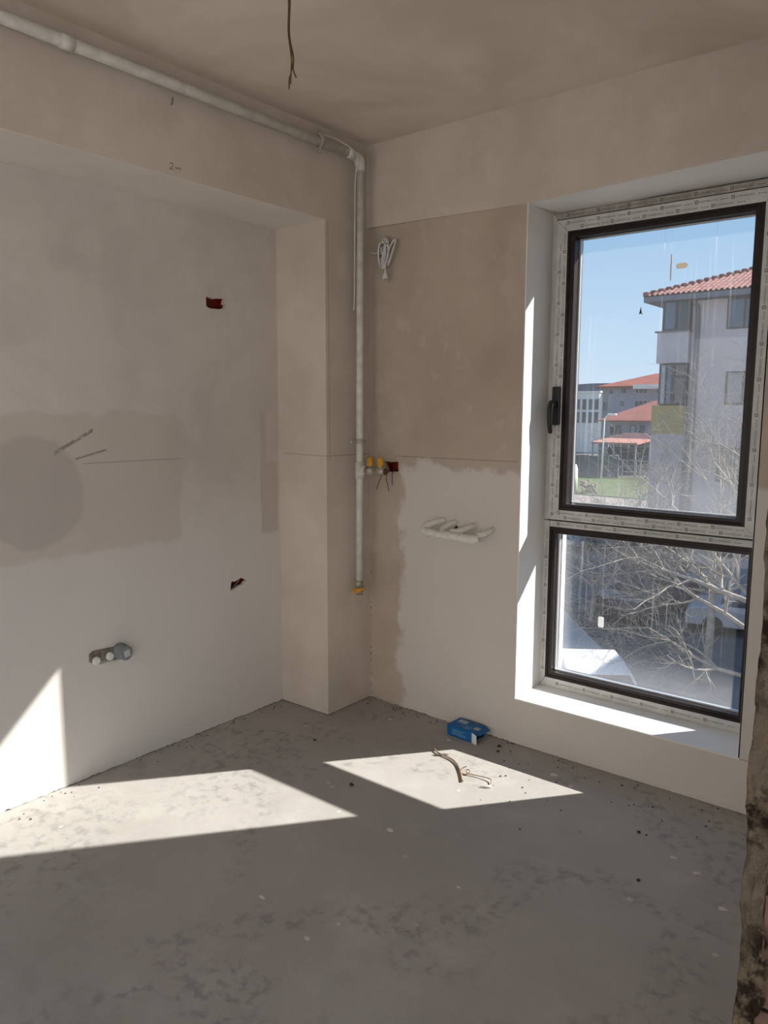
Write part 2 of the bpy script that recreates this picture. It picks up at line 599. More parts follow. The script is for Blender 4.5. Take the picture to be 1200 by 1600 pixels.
# partition on the right with a broken, unplastered end
PX, PY = 2.146, -1.70
mb = MB()
mb.box(PX, 2.165, PY + 0.035, 0.0, 0.003, H)
wall_right = struct(mb.build('wall_right', M_PL))
mb = MB()
mb.box(2.300, 2.318, PY + 0.05, 0.0, 0.003, H)
mb.build('plaster_layer', M_PL, wall_right)
bz = 0.0
row = 0
me0 = None
while bz < H - 0.02:
    hgt = min(0.19, H - bz - 0.005)
    mb = MB()
    rnd = random.Random(40 + row)
    off = rnd.uniform(-0.006, 0.008)
    mb.box(2.176 + rnd.uniform(-0.003, 0.004), 2.300, PY + 0.012 + off, -0.001, bz + 0.006, bz + hgt - 0.007)
    mb.build('brick', M_BRICK, wall_right)
    bz += 0.19
    row += 1
mb = MB()
mb.box(2.166, 2.296, PY + 0.03, -0.001, 0.003, H - 0.003)
mb.build('mortar_core', M_MORT, wall_right)
# torn plaster edge: lumpy strip on the end face
mb = MB()
NZ, NX = 420, 14
grid = []
for i in range(NZ + 1):
    z = 0.003 + (H - 0.006) * i / NZ
    row_ = []
    for j in range(NX + 1):
        a = j / NX
        ex = 0.006 * (noise.noise(Vector((3.1, 0, z * 4))) + 0.6 * noise.noise(Vector((9.1, 0, z * 17))))
        wid = 0.040 + 0.016 * noise.noise(Vector((5.5, 1, z * 5))) + 0.010 * noise.noise(Vector((1.5, 4, z * 23)))
        x = PX - 0.004 + ex + wid * a
        yy = PY + 0.004 + 0.014 * noise.noise(Vector((x * 28, 2.0, z * 9))) + 0.010 * noise.noise(Vector((x * 80, 7.0, z * 34))) \
            + 0.006 * noise.noise(Vector((x * 200, 3.0, z * 90)))
        hole = noise.noise(Vector((x * 40, 11.0, z * 8)))
        if hole > 0.25:
            yy += 0.05 * (hole - 0.25)
        if j == 0 or j == NX:
            yy = PY + 0.045
        row_.append(mb.bm.verts.new((x, yy, z)))
    grid.append(row_)
for i in range(NZ):
    for j in range(NX):
        mb.bm.faces.new((grid[i][j], grid[i][j + 1], grid[i + 1][j + 1], grid[i + 1][j])).smooth = True
o = mb.build('torn_plaster_edge', M_MORT, wall_right)

# unseen space behind the camera: outer walls, unglazed openings added to light the room
mb = MB()
mb.box(XR, XR + 0.2, -0.15, 0.39, -0.05, H + 0.02)
mb.box(XR, XR + 0.2, YB, -3.75, -0.05, H + 0.02)
mb.box(XR, XR + 0.2, -3.75, -0.15, 2.45, H + 0.02)
mb.box(XR, XR + 0.2, -3.75, -0.15, -0.05, 0.04)
struct(mb.build('wall_far_right', M_PL))
mb = MB()
OX0, OX1, OZ0, OZ1 = 0.1, 4.2, 0.0, 2.1
mb.box(-0.75, OX0, YB - 0.2, YB, -0.05, H + 0.02)
mb.box(OX1, XR + 0.2, YB - 0.2, YB, -0.05, H + 0.02)
mb.box(OX0, OX1, YB - 0.2, YB, -0.05, OZ0)
mb.box(OX0, OX1, YB - 0.2, YB, OZ1, H + 0.02)
struct(mb.build('wall_front', M_PL))

# ================================================================ WINDOW
win = thing('window_1', 'tall brown framed window with grey printed protective film', 'window', (1.2955, 0.25, ZS))
win['kind'] = 'structure'
del win['category']


def WP(o):
    return local(o, win)


# white reveal lining (left jamb, right jamb, sill, head)
mb = MB()
mb.box(X0 - 0.004, X0 + 0.0005, 0.0, 0.30, ZS, 2.266)
mb.box(X1 - 0.0005, X1 + 0.004, 0.0, 0.30, ZS, 2.297)
mb.box(X0 - 0.004, X1 + 0.004, -0.0015, 0.30, ZS - 0.006, ZS)
WP(mb.build('reveal', M_WHITE))
mb = MB()
P = [(X0, -0.001, 2.2655), (1.3, -0.001, 2.2825), (X1, -0.001, 2.2965), (X0, 0.30, 2.268), (1.3, 0.30, 2.268), (X1, 0.30, 2.268)]
mb._add(P + [(p[0], p[1], p[2] + 0.02) for p in P], [(0, 1, 4, 3), (1, 2, 5, 4), (6, 7, 10, 9), (7, 8, 11, 10)])
WP(mb.build('reveal_head', M_WHITE))


def frame_ring(mb, x0, x1, z0, z1, wd, y0, y1):
    mb.box(x0, x0 + wd, y0, y1, z0, z1)
    mb.box(x1 - wd, x1, y0, y1, z0, z1)
    mb.box(x0 + wd, x1 - wd, y0, y1, z0, z0 + wd)
    mb.box(x0 + wd, x1 - wd, y0, y1, z1 - wd, z1)


FT = 2.268
mb = MB()
mb.box(X0, 0.897, RD, 0.300, ZS, FT)
mb.box(1.690, X1, RD, 0.300, ZS, FT)
mb.box(0.897, 1.690, RD, 0.300, ZS, 0.278)
mb.box(0.897, 1.690, RD, 0.300, 0.911, 0.995)
mb.box(0.897, 1.690, RD, 0.300, 2.185, FT)
WP(mb.build('frame', M_BROWN))


def film_quad(mb, P, y, th=0.0012):
    """four (x,z) corners, thin slab facing the room"""
    V = [(p[0], y, p[1]) for p in P] + [(p[0], y + th, p[1]) for p in P]
    mb._add(V, [(0, 1, 2, 3), (7, 6, 5, 4), (0, 4, 5, 1), (1, 5, 6, 2), (2, 6, 7, 3), (3, 7, 4, 0)])


def bead(mb, x0, x1, z0, z1, wd, ya, yb):
    """sloped glazing bead: outer rect at ya (room side), inner at yb"""
    o_ = [(x0, ya, z0), (x1, ya, z0), (x1, ya, z1), (x0, ya, z1)]
    i_ = [(x0 + wd, yb, z0 + wd), (x1 - wd, yb, z0 + wd), (x1 - wd, yb, z1 - wd), (x0 + wd, yb, z1 - wd)]
    h_ = [(x0 + wd * 0.45, ya - 0.003, z0 + wd * 0.45), (x1 - wd * 0.45, ya - 0.003, z0 + wd * 0.45),
          (x1 - wd * 0.45, ya - 0.003, z1 - wd * 0.45), (x0 + wd * 0.45, ya - 0.003, z1 - wd * 0.45)]
    F = []
    for i in range(4):
        j = (i + 1) % 4
        F.append((i, j, j + 8, i + 8))
        F.append((i + 8, j + 8, j + 4, i + 4))
    mb._add(o_ + i_ + h_, F)


# fixed-frame film strips
FF = {}
fixed = [
    [(X0 + 0.001, ZS + 0.002), (0.868, 0.250), (0.868, 0.966), (X0 + 0.001, 0.966)],      # left, lower
    [(X0 + 0.001, 0.970), (0.868, 0.970), (0.868, 2.236), (X0 + 0.001, FT - 0.002)],      # left, upper
    [(1.719, 0.250), (X1 - 0.001, ZS + 0.002), (X1 - 0.001, 0.966), (1.719, 0.966)],
    [(1.719, 0.970), (X1 - 0.001, 0.970), (X1 - 0.001, FT - 0.002), (1.719, 2.236)],
    [(X0 + 0.003, ZS + 0.001), (X1 - 0.003, ZS + 0.001), (1.718, 0.249), (0.870, 0.249)],   # bottom
    [(0.870, 0.940), (1.717, 0.940), (1.717, 0.966), (0.870, 0.966)],                     # transom
    [(0.870, 2.236), (1.717, 2.236), (X1 - 0.003, FT - 0.002), (X0 + 0.003, FT - 0.002)],  # head
]
for i, P in enumerate(fixed):
    mb = MB()
    film_quad(mb, P, RD - 0.0012)
    WP(mb.build('protective_film', M_FILMD if i == 6 else M_FILM))

# upper sash
SX0, SX1, SZ0, SZ1 = 0.868, 1.723, 0.975, 2.232
SY = 0.205
GX0, GX1, GZ0, GZ1 = 0.951, 1.640, 1.046, 2.157
mb = MB()
mb.box(SX0, GX0, SY, 0.285, SZ0, SZ1)
mb.box(GX1, SX1, SY, 0.285, SZ0, SZ1)
mb.box(GX0, GX1, SY, 0.285, SZ0, GZ0)
mb.box(GX0, GX1, SY, 0.285, GZ1, SZ1)
sash = WP(mb.build('sash', M_BROWN))
mb = MB()
frame_ring(mb, SX0 - 0.006, SX1 + 0.006, SZ0 - 0.007, SZ1 + 0.006, 0.012, SY + 0.010, RD)
WP(mb.build('gasket', M_GASK))
BX0, BX1, BZ0, BZ1 = 0.917, 1.672, 1.018, 2.184
g = 0.0009
sashfilm = [
    [(SX0, SZ0 + g), (BX0, BZ0 + g), (BX0, BZ1 - g), (SX0, SZ1 - g)],
    [(BX1, BZ0 + g), (SX1, SZ0 + g), (SX1, SZ1 - g), (BX1, BZ1 - g)],
    [(SX0 + g, SZ0), (SX1 - g, SZ0), (BX1 - g, BZ0), (BX0 + g, BZ0)],
    [(BX0 + g, BZ1), (BX1 - g, BZ1), (SX1 - g, SZ1), (SX0 + g, SZ1)],
]
for P in sashfilm:
    mb = MB()
    film_quad(mb, P, SY - 0.0012)
    WP(mb.build('protective_film', M_FILM))
mb = MB()
bead(mb, BX0, BX1, BZ0, BZ1, 0.030, SY - 0.001, 0.243)
WP(mb.build('glazing_bead', M_BROWN))
mb = MB()
bead(mb, 0.869, 1.718, 0.250, 0.939, 0.028, RD - 0.001, 0.247)
WP(mb.build('glazing_bead', M_BROWN))
# pale spacer bars round the panes
for (a, b, c_, d_, y) in ((GX0, GX1, GZ0, GZ1, 0.247), (0.897, 1.690, 0.278, 0.911, 0.251)):
    mb = MB()
    frame_ring(mb, a - 0.006, b + 0.006, c_ - 0.006, d_ + 0.006, 0.0125, y + 0.003, y + 0.018)
    WP(mb.build('spacer', M_SPACER))

# dirty glass
n = NT('dirty_glass', 0.05)
t = n.t
t.nodes.remove(n.b)
tr = t.nodes.new('ShaderNodeBsdfTransparent')
tr.inputs[0].default_value = (0.95, 0.965, 0.97, 1)
tl = t.nodes.new('ShaderNodeBsdfTranslucent')
tl.inputs[0].default_value = (0.86, 0.87, 0.90, 1)
gl = t.nodes.new('ShaderNodeBsdfGlossy')
gl.inputs['Roughness'].default_value = 0.02
m1 = t.nodes.new('ShaderNodeMixShader')
m2 = t.nodes.new('ShaderNodeMixShader')
stk = n.step(n.noise(1.0, 3, 0.6, stretch=(85, 1, 1.1)), 0.56, 0.78)
stk = n.math('MULTIPLY', stk, n.step(n.noise(3.0, 2, off=(4, 0, 2)), 0.38, 0.62))
bl = n.math('SUBTRACT', 1.0, n.step(n.z, 0.27, 0.47))
bu = n.math('MULTIPLY', n.math('SUBTRACT', 1.0, n.step(n.z, 1.04, 1.30)), n.math('GREATER_THAN', n.z, 1.0))
lf = n.math('MULTIPLY', n.math('SUBTRACT', 1.0, n.step(n.x, 0.90, 0.99)), n.math('LESS_THAN', n.z, 1.0))
low = n.math('MULTIPLY', n.math('LESS_THAN', n.z, 1.0), -0.006)
dirt = n.math('ADD', 0.018, n.math('MULTIPLY', stk, 0.085))
dirt = n.math('ADD', dirt, n.math('MULTIPLY', n.math('MAXIMUM', bl, bu), 0.035))
dirt = n.math('ADD', dirt, n.math('MULTIPLY', lf, 0.08))
dirt = n.math('ADD', dirt, low)
dirt = n.math('ADD', dirt, n.math('MULTIPLY', bl, 0.03))
dirt = n.math('MULTIPLY', dirt, n.math('ADD', 0.75, n.math('MULTIPLY', n.noise(14, 4), 0.5)))
t.links.new(dirt, m1.inputs[0])
t.links.new(tr.outputs[0], m1.inputs[1])
t.links.new(tl.outputs[0], m1.inputs[2])
m2.inputs[0].default_value = 0.02
t.links.new(m1.outputs[0], m2.inputs[1])
t.links.new(gl.outputs[0], m2.inputs[2])
t.links.new(m2.outputs[0], n.out.inputs[0])
M_GLASS = n.m
mb = MB()
mb.box(GX0 - 0.004, GX1 + 0.004, 0.262, 0.266, GZ0 - 0.004, GZ1 + 0.004)
WP(mb.build('pane', M_GLASS))
mb = MB()
mb.box(0.893, 1.694, 0.266, 0.270, 0.274, 0.915)
WP(mb.build('pane', M_GLASS))

def backlit(name, col):
    n_ = NT(name, 0.8)
    t2 = n_.t.nodes.new('ShaderNodeBsdfTranslucent')
    t2.inputs[0].default_value = (*col, 1)
    mx = n_.t.nodes.new('ShaderNodeMixShader')
    mx.inputs[0].default_value = 0.45
    n_.color(col)
    n_.t.links.new(n_.b.outputs[0], mx.inputs[1])
    n_.t.links.new(t2.outputs[0], mx.inputs[2])
    n_.t.links.new(mx.outputs[0], n_.out.inputs[0])
    return n_.m


# white sticker on the lower pane
mb = MB()
cx, cz, hw, hh, rc = 1.105, 0.537, 0.0125, 0.0235, 0.005
pts = []
for (sx_, sz_, a0) in ((1, 1, 0), (-1, 1, 90), (-1, -1, 180), (1, -1, 270)):
    for k in range(5):
        a = math.radians(a0 + 22.5 * k)
        pts.append((cx + sx_ * (hw - rc) + rc * math.cos(a), cz + sz_ * (hh - rc) + rc * math.sin(a)))
mb.prism(pts, 1, 0.2645, 0.2659)
WP(mb.build('sticker', backlit('white_sticker', (0.88, 0.89, 0.89))))
# torn bits of tape left on the upper pane
for (px_, pz_, w_, h_, col) in ((1.372, 2.005, 0.046, 0.020, (0.74, 0.68, 0.58)), (1.330, 2.000, 0.005, 0.11, (0.60, 0.52, 0.42))):
    mb = MB()
    rnd = random.Random(int(px_ * 1000))
    P = []
    for k in range(10):
        a = 2 * math.pi * k / 10
        q = rnd.uniform(0.75, 1.1)
        P.append((px_ + w_ / 2 * math.copysign(abs(math.cos(a)) ** 0.35, math.cos(a)) * q, pz_ + h_ / 2 * math.copysign(abs(math.sin(a)) ** 0.35, math.sin(a)) * q))
    mb.prism(P, 1, 0.2610, 0.2619)
    WP(mb.build('tape_remnant', backlit('old_tape', col)))
mb = MB()
mb.prism([(1.212, 1.832), (1.218, 1.862), (1.222, 1.840), (1.228, 1.828), (1.220, 1.836)], 1, 0.2600, 0.2619)
WP(mb.build('film_scrap', M_BLACK))

# printed marks along the film
fc = bpy.data.curves.new('film_print', 'FONT')
fc.body = 'K\u00d6MMERLING'
fc.size = 1.0
fo = bpy.data.objects.new('film_print_source', fc)
C.objects.link(fo)
bpy.context.view_layer.update()
txt = bpy.data.meshes.new_from_object(fo.evaluated_get(bpy.context.evaluated_depsgraph_get()))
bpy.data.objects.remove(fo, do_unlink=True)
tv = [v.co.copy() for v in txt.vertices]
tf = [tuple(p.vertices) for p in txt.polygons]
tw = max(v.x for v in tv)


def put_print(mb, cx, cz, hgt, vertical, y):
    """square mark followed by the lettering; vertical runs read upwards"""
    def mp(a, b):
        if vertical:
            return (cx - b, y, cz + a)
        return (cx + a, y, cz + b)
    s_ = hgt
    V = [mp(p[0] * s_, p[1] * s_) for p in tv]
    mb._add(V, tf)
    q = s_ * 1.25
    o_ = -q * 1.35
    for (a0, a1, b0, b1) in ((0, 1, 0, .2), (0, 1, .8, 1), (0, .2, .2, .8), (.8, 1, .2, .8), (.4, .6, .35, .65)):
        V = [mp(o_ + q * a, -s_ * 0.2 + q * b) for a, b in ((a0, b0), (a1, b0), (a1, b1), (a0, b1))]
        mb._add(V, [(0, 1, 2, 3)])
    for k in range(3):     # small second line of print
        a = tw * s_ * 1.2 + k * s_ * 1.0
        V = [mp(a + s_ * p, s_ * 0.1 + s_ * qd) for p, qd in ((0, 0), (.7, 0), (.7, .25), (0, .25))]
        mb._add(V, [(0, 1, 2, 3)])


def print_row(cx0, cx1, z, hgt, pitch, y, phase):
    mb = MB()
    a = cx0 + phase
    while a < cx1 - tw * hgt:
        put_print(mb, a, z, hgt, False, y)
        a += pitch
    WP(mb.build('film_print', M_PRINT, recalc=False))


def print_col(x, z0, z1, hgt, pitch, y, phase):
    mb = MB()
    a = z0 + phase
    while a < z1 - tw * hgt:
        put_print(mb, x, a, hgt, True, y)
        a += pitch
    WP(mb.build('film_print', M_PRINT, recalc=False))


yp = SY - 0.0015
print_row(0.93, 1.68, 1.002, 0.0098, 0.128, yp, 0.0)
print_row(0.90, 1.70, 0.983, 0.0098, 0.128, yp, 0.06)
print_row(0.93, 1.68, 2.213, 0.0098, 0.128, yp, 0.0)
print_row(0.93, 1.68, 2.193, 0.0098, 0.128, yp, 0.06)
print_col(0.890, 1.01, 2.20, 0.0098, 0.128, yp, 0.0)
print_col(0.910, 1.03, 2.18, 0.0098, 0.128, yp, 0.06)
print_col(1.692, 1.03, 2.18, 0.0098, 0.128, yp, 0.03)
print_col(1.714, 1.01, 2.20, 0.0098, 0.128, yp, 0.09)
yp = RD - 0.0015
print_row(0.90, 1.70, 0.950, 0.0098, 0.128, yp, 0.02)
print_row(0.89, 1.70, 0.226, 0.0098, 0.128, yp, 0.05)
print_row(0.89, 1.70, 2.249, 0.0098, 0.128, yp, 0.03)
print_col(0.860, 0.28, 0.95, 0.0098, 0.128, yp, 0.02)

# handle
h = WP(bevel(MB().box(0.876, 0.912, SY - 0.016, SY - 0.001, 1.386, 1.548).build('handle', M_BLACK), 0.004))
mb = MB()
mb.tube([(0.893, SY - 0.014, 1.472), (0.893, SY - 0.050, 1.472)], 0.012, 12)
mb.tube([(0.893, SY - 0.046, 1.482), (0.893, SY - 0.058, 1.465), (0.893, SY - 0.064, 1.43), (0.893, SY - 0.062, 1.39), (0.893, SY - 0.054, 1.352)],
        [0.013, 0.0125, 0.011, 0.0105, 0.009], 10, smooth=5)
lv = mb.build('handle_lever', M_BLACK)
local(lv, win)
# hinge stop at the right of the lower light
WP(MB().blob((1.668, 0.236, 0.915), 0.012, 1, 0.2, (2.0, 0.5, 0.8), 4).build('hinge_cap', M_GREYP))

# ================================================================ FIXTURES
# ---- gas pipe
PXX, PYY, PZ = 0.046, -0.100, 2.567
gp = thing('gas_pipe', 'white painted gas pipe running under the ceiling and down the corner', 'pipe', (PXX, PYY, 0.58))


def GP(o):
    return local(o, gp)


mb = MB()
pts = [(PXX + 0.002, YB + 0.02, PZ - 0.004), (PXX + 0.001, -2.5, PZ - 0.003), (PXX, -1.4, PZ - 0.002), (PXX, -0.145, PZ)]
mb.tube(pts, 0.0195, 16)
GP(mb.build('horizontal_run', M_PIPE))
mb = MB()
mb.tube([(PXX, PYY, PZ - 0.05), (PXX, PYY - 0.004, 1.6), (PXX, PYY - 0.010, 0.632)], 0.0165, 16)
GP(mb.build('vertical_run', M_PIPE))
mb = MB()
mb.tube([(PXX, -0.190, PZ), (PXX, -0.148, PZ)], [0.0215, 0.024], 16)
mb.tube([(PXX, -0.150, PZ), (PXX, -0.122, PZ - 0.002), (PXX, -0.106, PZ - 0.014), (PXX, PYY, PZ - 0.036), (PXX, PYY, PZ - 0.060)],
        [0.0235, 0.0235, 0.0235, 0.0225, 0.022], 16, smooth=4)
GP(mb.build('elbow', M_PIPE))
mb = MB()
mb.tube([(PXX, -1.512, PZ - 0.002), (PXX, -1.47, PZ - 0.002)], [0.0225, 0.0225], 16)
GP(mb.build('weld_collar', M_PIPE))


def ring(mb, c, ax, r0, wd, n_=20):
    c = Vector(c)
    ax = Vector(ax)
    mb.tube([c - ax * wd / 2, c + ax * wd / 2], r0, n_)


mb = MB()
ring(mb, (PXX, -0.362, PZ), (0, 1, 0), 0.0255, 0.018)
mb.box(PXX - 0.006, PXX + 0.006, -0.371, -0.353, PZ + 0.02, PZ + 0.048)
mb.box(PXX - 0.006, PXX + 0.006, -0.371, -0.353, PZ - 0.046, PZ - 0.02)
mb.box(0.0, PXX - 0.02, -0.367, -0.357, PZ - 0.005, PZ + 0.005)
GP(mb.build('clamp', M_CLAMP))
mb = MB()
ring(mb, (PXX, PYY - 0.006, 1.300), (0, 0, 1), 0.0225, 0.02)
mb.box(PXX - 0.004, PXX + 0.004, PYY - 0.055, PYY + 0.035, 1.294, 1.306)
mb.box(0.0, PXX - 0.016, PYY - 0.011, PYY - 0.001, 1.295, 1.305)
mb.tube([(PXX, PYY - 0.055, 1.300), (PXX, PYY - 0.066, 1.300)], 0.007, 8)
GP(mb.build('clamp', M_CLAMP))
mb = MB()
mb.tube([(PXX, PYY - 0.007, 1.205), (PXX, PYY - 0.007, 1.125)], [0.021, 0.021], 16)
mb.tube([(PXX, PYY - 0.007, 1.165), (PXX + 0.036, PYY - 0.005, 1.165)], [0.021, 0.020], 16)
GP(mb.build('tee', M_PIPE))


def valve(x):
    mb = MB()
    mb.tube([(x - 0.029, PYY, 1.165), (x - 0.020, PYY, 1.165), (x - 0.0199, PYY, 1.165), (x + 0.018, PYY, 1.165), (x + 0.0181, PYY, 1.165), (x + 0.029, PYY, 1.165)],
            [0.017, 0.017, 0.020, 0.020, 0.0165, 0.0165], 12)
    mb.tube([(x, PYY, 1.180), (x, PYY, 1.192)], 0.008, 8)
    v = GP(mb.build('valve', M_BRASS))
    mb = MB()
    mb.prism([(x - 0.014, 1.186), (x + 0.014, 1.186), (x + 0.017, 1.206), (x + 0.012, 1.228), (x - 0.008, 1.229), (x - 0.013, 1.206)], 1, PYY - 0.006, PYY + 0.006)
    bevel(GP(mb.build('valve_lever', M_YEL)), 0.002)


valve(0.104)
valve(0.165)
mb = MB()
mb.tube([(0.196, PYY, 1.165), (0.200, PYY, 1.165)], 0.0155, 12)
GP(mb.build('end_plug', M_WIREB))
mb = MB()
zb = 0.632
mb.tube([(PXX, PYY - 0.010, zb + 0.004), (PXX, PYY - 0.010, zb - 0.028)], [0.0185, 0.0185], 12)
mb.tube([(PXX, PYY - 0.010, zb - 0.028), (PXX, PYY - 0.010, zb - 0.05), (PXX, PYY - 0.010, zb - 0.066)], [0.0195, 0.0195, 0.017], 6)
GP(mb.build('valve', M_BRASS))
mb = MB()
mb.prism([(PXX - 0.020, zb - 0.052), (PXX + 0.012, zb - 0.054), (PXX + 0.052, zb - 0.030), (PXX + 0.055, zb - 0.022), (PXX + 0.020, zb - 0.030), (PXX - 0.016, zb - 0.036)],
         1, PYY - 0.040, PYY - 0.030)
mb.tube([(PXX, PYY - 0.012, zb - 0.042), (PXX, PYY - 0.034, zb - 0.042)], 0.009, 8)
bevel(GP(mb.build('valve_lever', M_YEL)), 0.002)

# thin white cable following the pipe
mb = MB()
mb.tube([(0.050, -0.372, PZ + 0.026), (0.060, -0.28, PZ + 0.030), (0.072, -0.18, PZ + 0.008), (0.066, -0.135, PZ - 0.024), (0.045, -0.132, PZ - 0.10),
         (0.042, -0.133, 2.30), (0.040, -0.134, 1.98), (0.030, -0.128, 1.90)], 0.0028, 8, smooth=6)
tag(mb.build('thin_cable', M_WCORD), 'thin white cable drooping beside the elbow of the ceiling pipe', 'cable')

# ---- hanging ceiling wires
cw = thing('ceiling_wires', 'loose dark wires hanging from the ceiling', 'wires', (0.78, -1.25, H))
for k, (mat, P) in enumerate((
        (M_WIREG, [(0.776, -1.25, 2.652), (0.777, -1.252, 2.555), (0.772, -1.251, 2.47), (0.783, -1.248, 2.41), (0.783, -1.249, 2.377), (0.792, -1.247, 2.355)]),
        (M_WIREB, [(0.772, -1.253, 2.652), (0.773, -1.254, 2.54), (0.7695, -1.253, 2.475), (0.779, -1.252, 2.41), (0.780, -1.252, 2.378), (0.772, -1.254, 2.352), (0.771, -1.254, 2.328)]),
        (simple('yellow_green_wire', (0.10, 0.075, 0.02), 0.5, 0.1), [(0.779, -1.254, 2.652), (0.776, -1.255, 2.54), (0.771, -1.250, 2.472), (0.782, -1.254, 2.415), (0.780, -1.254, 2.375), (0.776, -1.253, 2.340)]))):
    mb = MB()
    mb.tube(P, 0.0019, 8, smooth=6)
    local(mb.build('wire', mat), cw)

# ---- coiled white cord with plug on the window wall
cd = thing('coiled_cord', 'white coiled power cord with plug hanging below the beam', 'cord', (0.13, 0.0, 2.03))
mb = MB()
rnd = random.Random(5)


def loop(cx, cz, a, b, tilt, y, tw_=0.0, n_=18):
    P = []
    for k in range(n_ + 1):
        t_ = 2 * math.pi * k / n_
        u, v = a * math.cos(t_), b * math.sin(t_)
        P.append((cx + u * math.cos(tilt) - v * math.sin(tilt), y + 0.004 * math.sin(2 * t_ + tw_), cz + u * math.sin(tilt) + v * math.cos(tilt)))
    return P


for k, (cx, cz, a, b, ti, y) in enumerate(((0.108, 2.160, 0.014, 0.066, 0.02, -0.004), (0.100, 2.150, 0.017, 0.054, 0.10, -0.010), (0.120, 2.158, 0.012, 0.068, -0.08, -0.014),
                                           (0.128, 2.155, 0.016, 0.060, -0.18, -0.019), (0.152, 2.155, 0.014, 0.058, -0.42, -0.012), (0.160, 2.160, 0.011, 0.054, -0.40, -0.020),
                                           (0.112, 2.150, 0.020, 0.056, -0.04, -0.025), (0.133, 2.140, 0.013, 0.052, -0.26, -0.028))):
    mb.tube(loop(cx, cz, a, b, ti, y, k), 0.0040, 8, caps=False)
mb.tube([(0.075, 0.012, 2.180), (0.055, 0.004, 2.168), (0.030, 0.010, 2.172), (0.010, 0.021, 2.180)], 0.0034, 8, smooth=4)
mb.tube([(0.118, -0.026, 2.125), (0.130, -0.028, 2.100), (0.1325, -0.026, 2.078)], 0.0036, 8, smooth=4)
local(mb.build('coil', M_WCORD), cd)
mb = MB()
for z in (2.150, 2.196):
    mb = MB()
    mb.tube(loop(0.112, z, 0.026, 0.003, 0.15, -0.014), 0.0022, 6, caps=False)
    local(mb.build('twist_tie', M_BLACK), cd)
mb = MB()
mb.tube([(0.1325, -0.026, 2.082), (0.133, -0.026, 2.068), (0.133, -0.026, 2.058), (0.134, -0.026, 2.046), (0.134, -0.026, 2.040)], [0.005, 0.0065, 0.0125, 0.015, 0.014], 10)
local(mb.build('plug', M_WCORD), cd)
for dx in (-0.008, 0.008):
    mb = MB()
    mb.tube([(0.134 + dx, -0.026, 2.041), (0.134 + dx * 1.1, -0.026, 2.026)], 0.0022, 8)
    local(mb.build('prong', M_CLAMP), cd)


# ---- red socket boxes
def socket_box(label, fn, a0, a1, b0, b1, deep):
    """open red box behind a wall hole; fn(a, b, depth)"""
    mb = MB()
    P = [fn(a, b, dd) for dd in (0.006, deep) for a, b in ((a0, b0), (a1, b0), (a1, b1), (a0, b1))]
    mb._add(P, [(4, 5, 6, 7), (0, 1, 5, 4), (1, 2, 6, 5), (2, 3, 7, 6), (3, 0, 4, 7)])
    a_ = (a0 + a1) / 2
    o_ = mb.build('socket_box', M_RED)
    tag(o_, label, 'socket box', 'red socket boxes set in the plaster')
    return o_


b1 = socket_box('red empty socket box high on the left wall under the beam', lambda a, b, d_: (D - d_, a, b), -0.705, -0.586, 1.868, 1.935, 0.046)
mb = MB()
mb.blob((D - 0.036, -0.675, 1.889), 0.012, 1, 0.3, (0.5, 1.2, 0.7), 3)
mb.build('mortar_crumb', simple('brown_mortar', (0.30, 0.20, 0.10), 0.9), b1)
b2 = socket_box('small dark red socket box low on the left wall, partly plastered over', lambda a, b, d_: (D - d_, a, b), -0.610, -0.500, 0.612, 0.678, 0.046)
mb = MB()
mb.tube([(D - 0.030, -0.565, 0.626), (D - 0.014, -0.545, 0.652), (D - 0.010, -0.535, 0.672)], 0.003, 6)
mb.build('wire_stub', M_GREYP, b2)
b3 = socket_box('dark red socket box beside the gas valves with three wire ends', lambda a, b, d_: (a, wy(a) + d_, b), 0.085, 0.189, 1.144, 1.212, 0.046)
for mat, P in ((M_WIREB, [(0.112, 0.030, 1.165), (0.108, -0.004, 1.150), (0.096, -0.018, 1.115), (0.078, -0.020, 1.070)]),
               (M_WIRER, [(0.130, 0.030, 1.168), (0.130, 0.000, 1.150), (0.131, -0.012, 1.122), (0.144, -0.016, 1.092), (0.149, -0.016, 1.064)]),
               (M_WIREBL, [(0.160, 0.030, 1.172), (0.158, 0.002, 1.152), (0.164, -0.008, 1.122), (0.167, -0.010, 1.094)])):
    mb = MB()
    mb.tube(P, 0.0018, 8, smooth=5)
    mb.build('wire_end', mat, b3)

# ---- drain and water outlets low on the left wall
ds = thing('water_outlet_bracket', 'grey capped drain and water outlets on a metal bracket', 'outlet', (D, -1.24, 0.455))
mb = MB()
MT = Matrix.Translation((D, -1.243, 0.482)) @ Matrix.Rotation(math.radians(-6), 4, 'X')
mb.prism([(-0.072, -0.019), (-0.066, -0.024), (0.055, -0.026), (0.055, 0.028), (-0.055, 0.022), (-0.072, 0.012)], 0, -0.004, 0.007, MT)
bevel(local(mb.build('bracket', simple('rusty_bracket_steel', (0.20, 0.165, 0.14), 0.6, 0.35, 40, metal=0.2)), ds), 0.002)
for (y_, z_) in ((-1.290, 0.470), (-1.231, 0.474)):
    mb = MB()
    mb.tube([(D + 0.004, y_, z_), (D + 0.016, y_, z_), (D + 0.0161, y_, z_), (D + 0.020, y_, z_)], [0.0165, 0.0165, 0.012, 0.011], 16)
    local(mb.build('outlet_plug', M_CARD), ds)
mb = MB()
mb.tube([(D - 0.002, -1.183, 0.482), (D + 0.016, -1.183, 0.482), (D + 0.0161, -1.183, 0.482), (D + 0.052, -1.183, 0.482), (D + 0.056, -1.183, 0.482)],
        [0.033, 0.033, 0.029, 0.029, 0.026], 24)
cap = local(mb.build('drain_cap', M_GREYP), ds)
mb = MB()
MT = Matrix.Translation((D + 0.0565, -1.183, 0.482)) @ Matrix.Rotation(math.radians(12), 4, 'X')
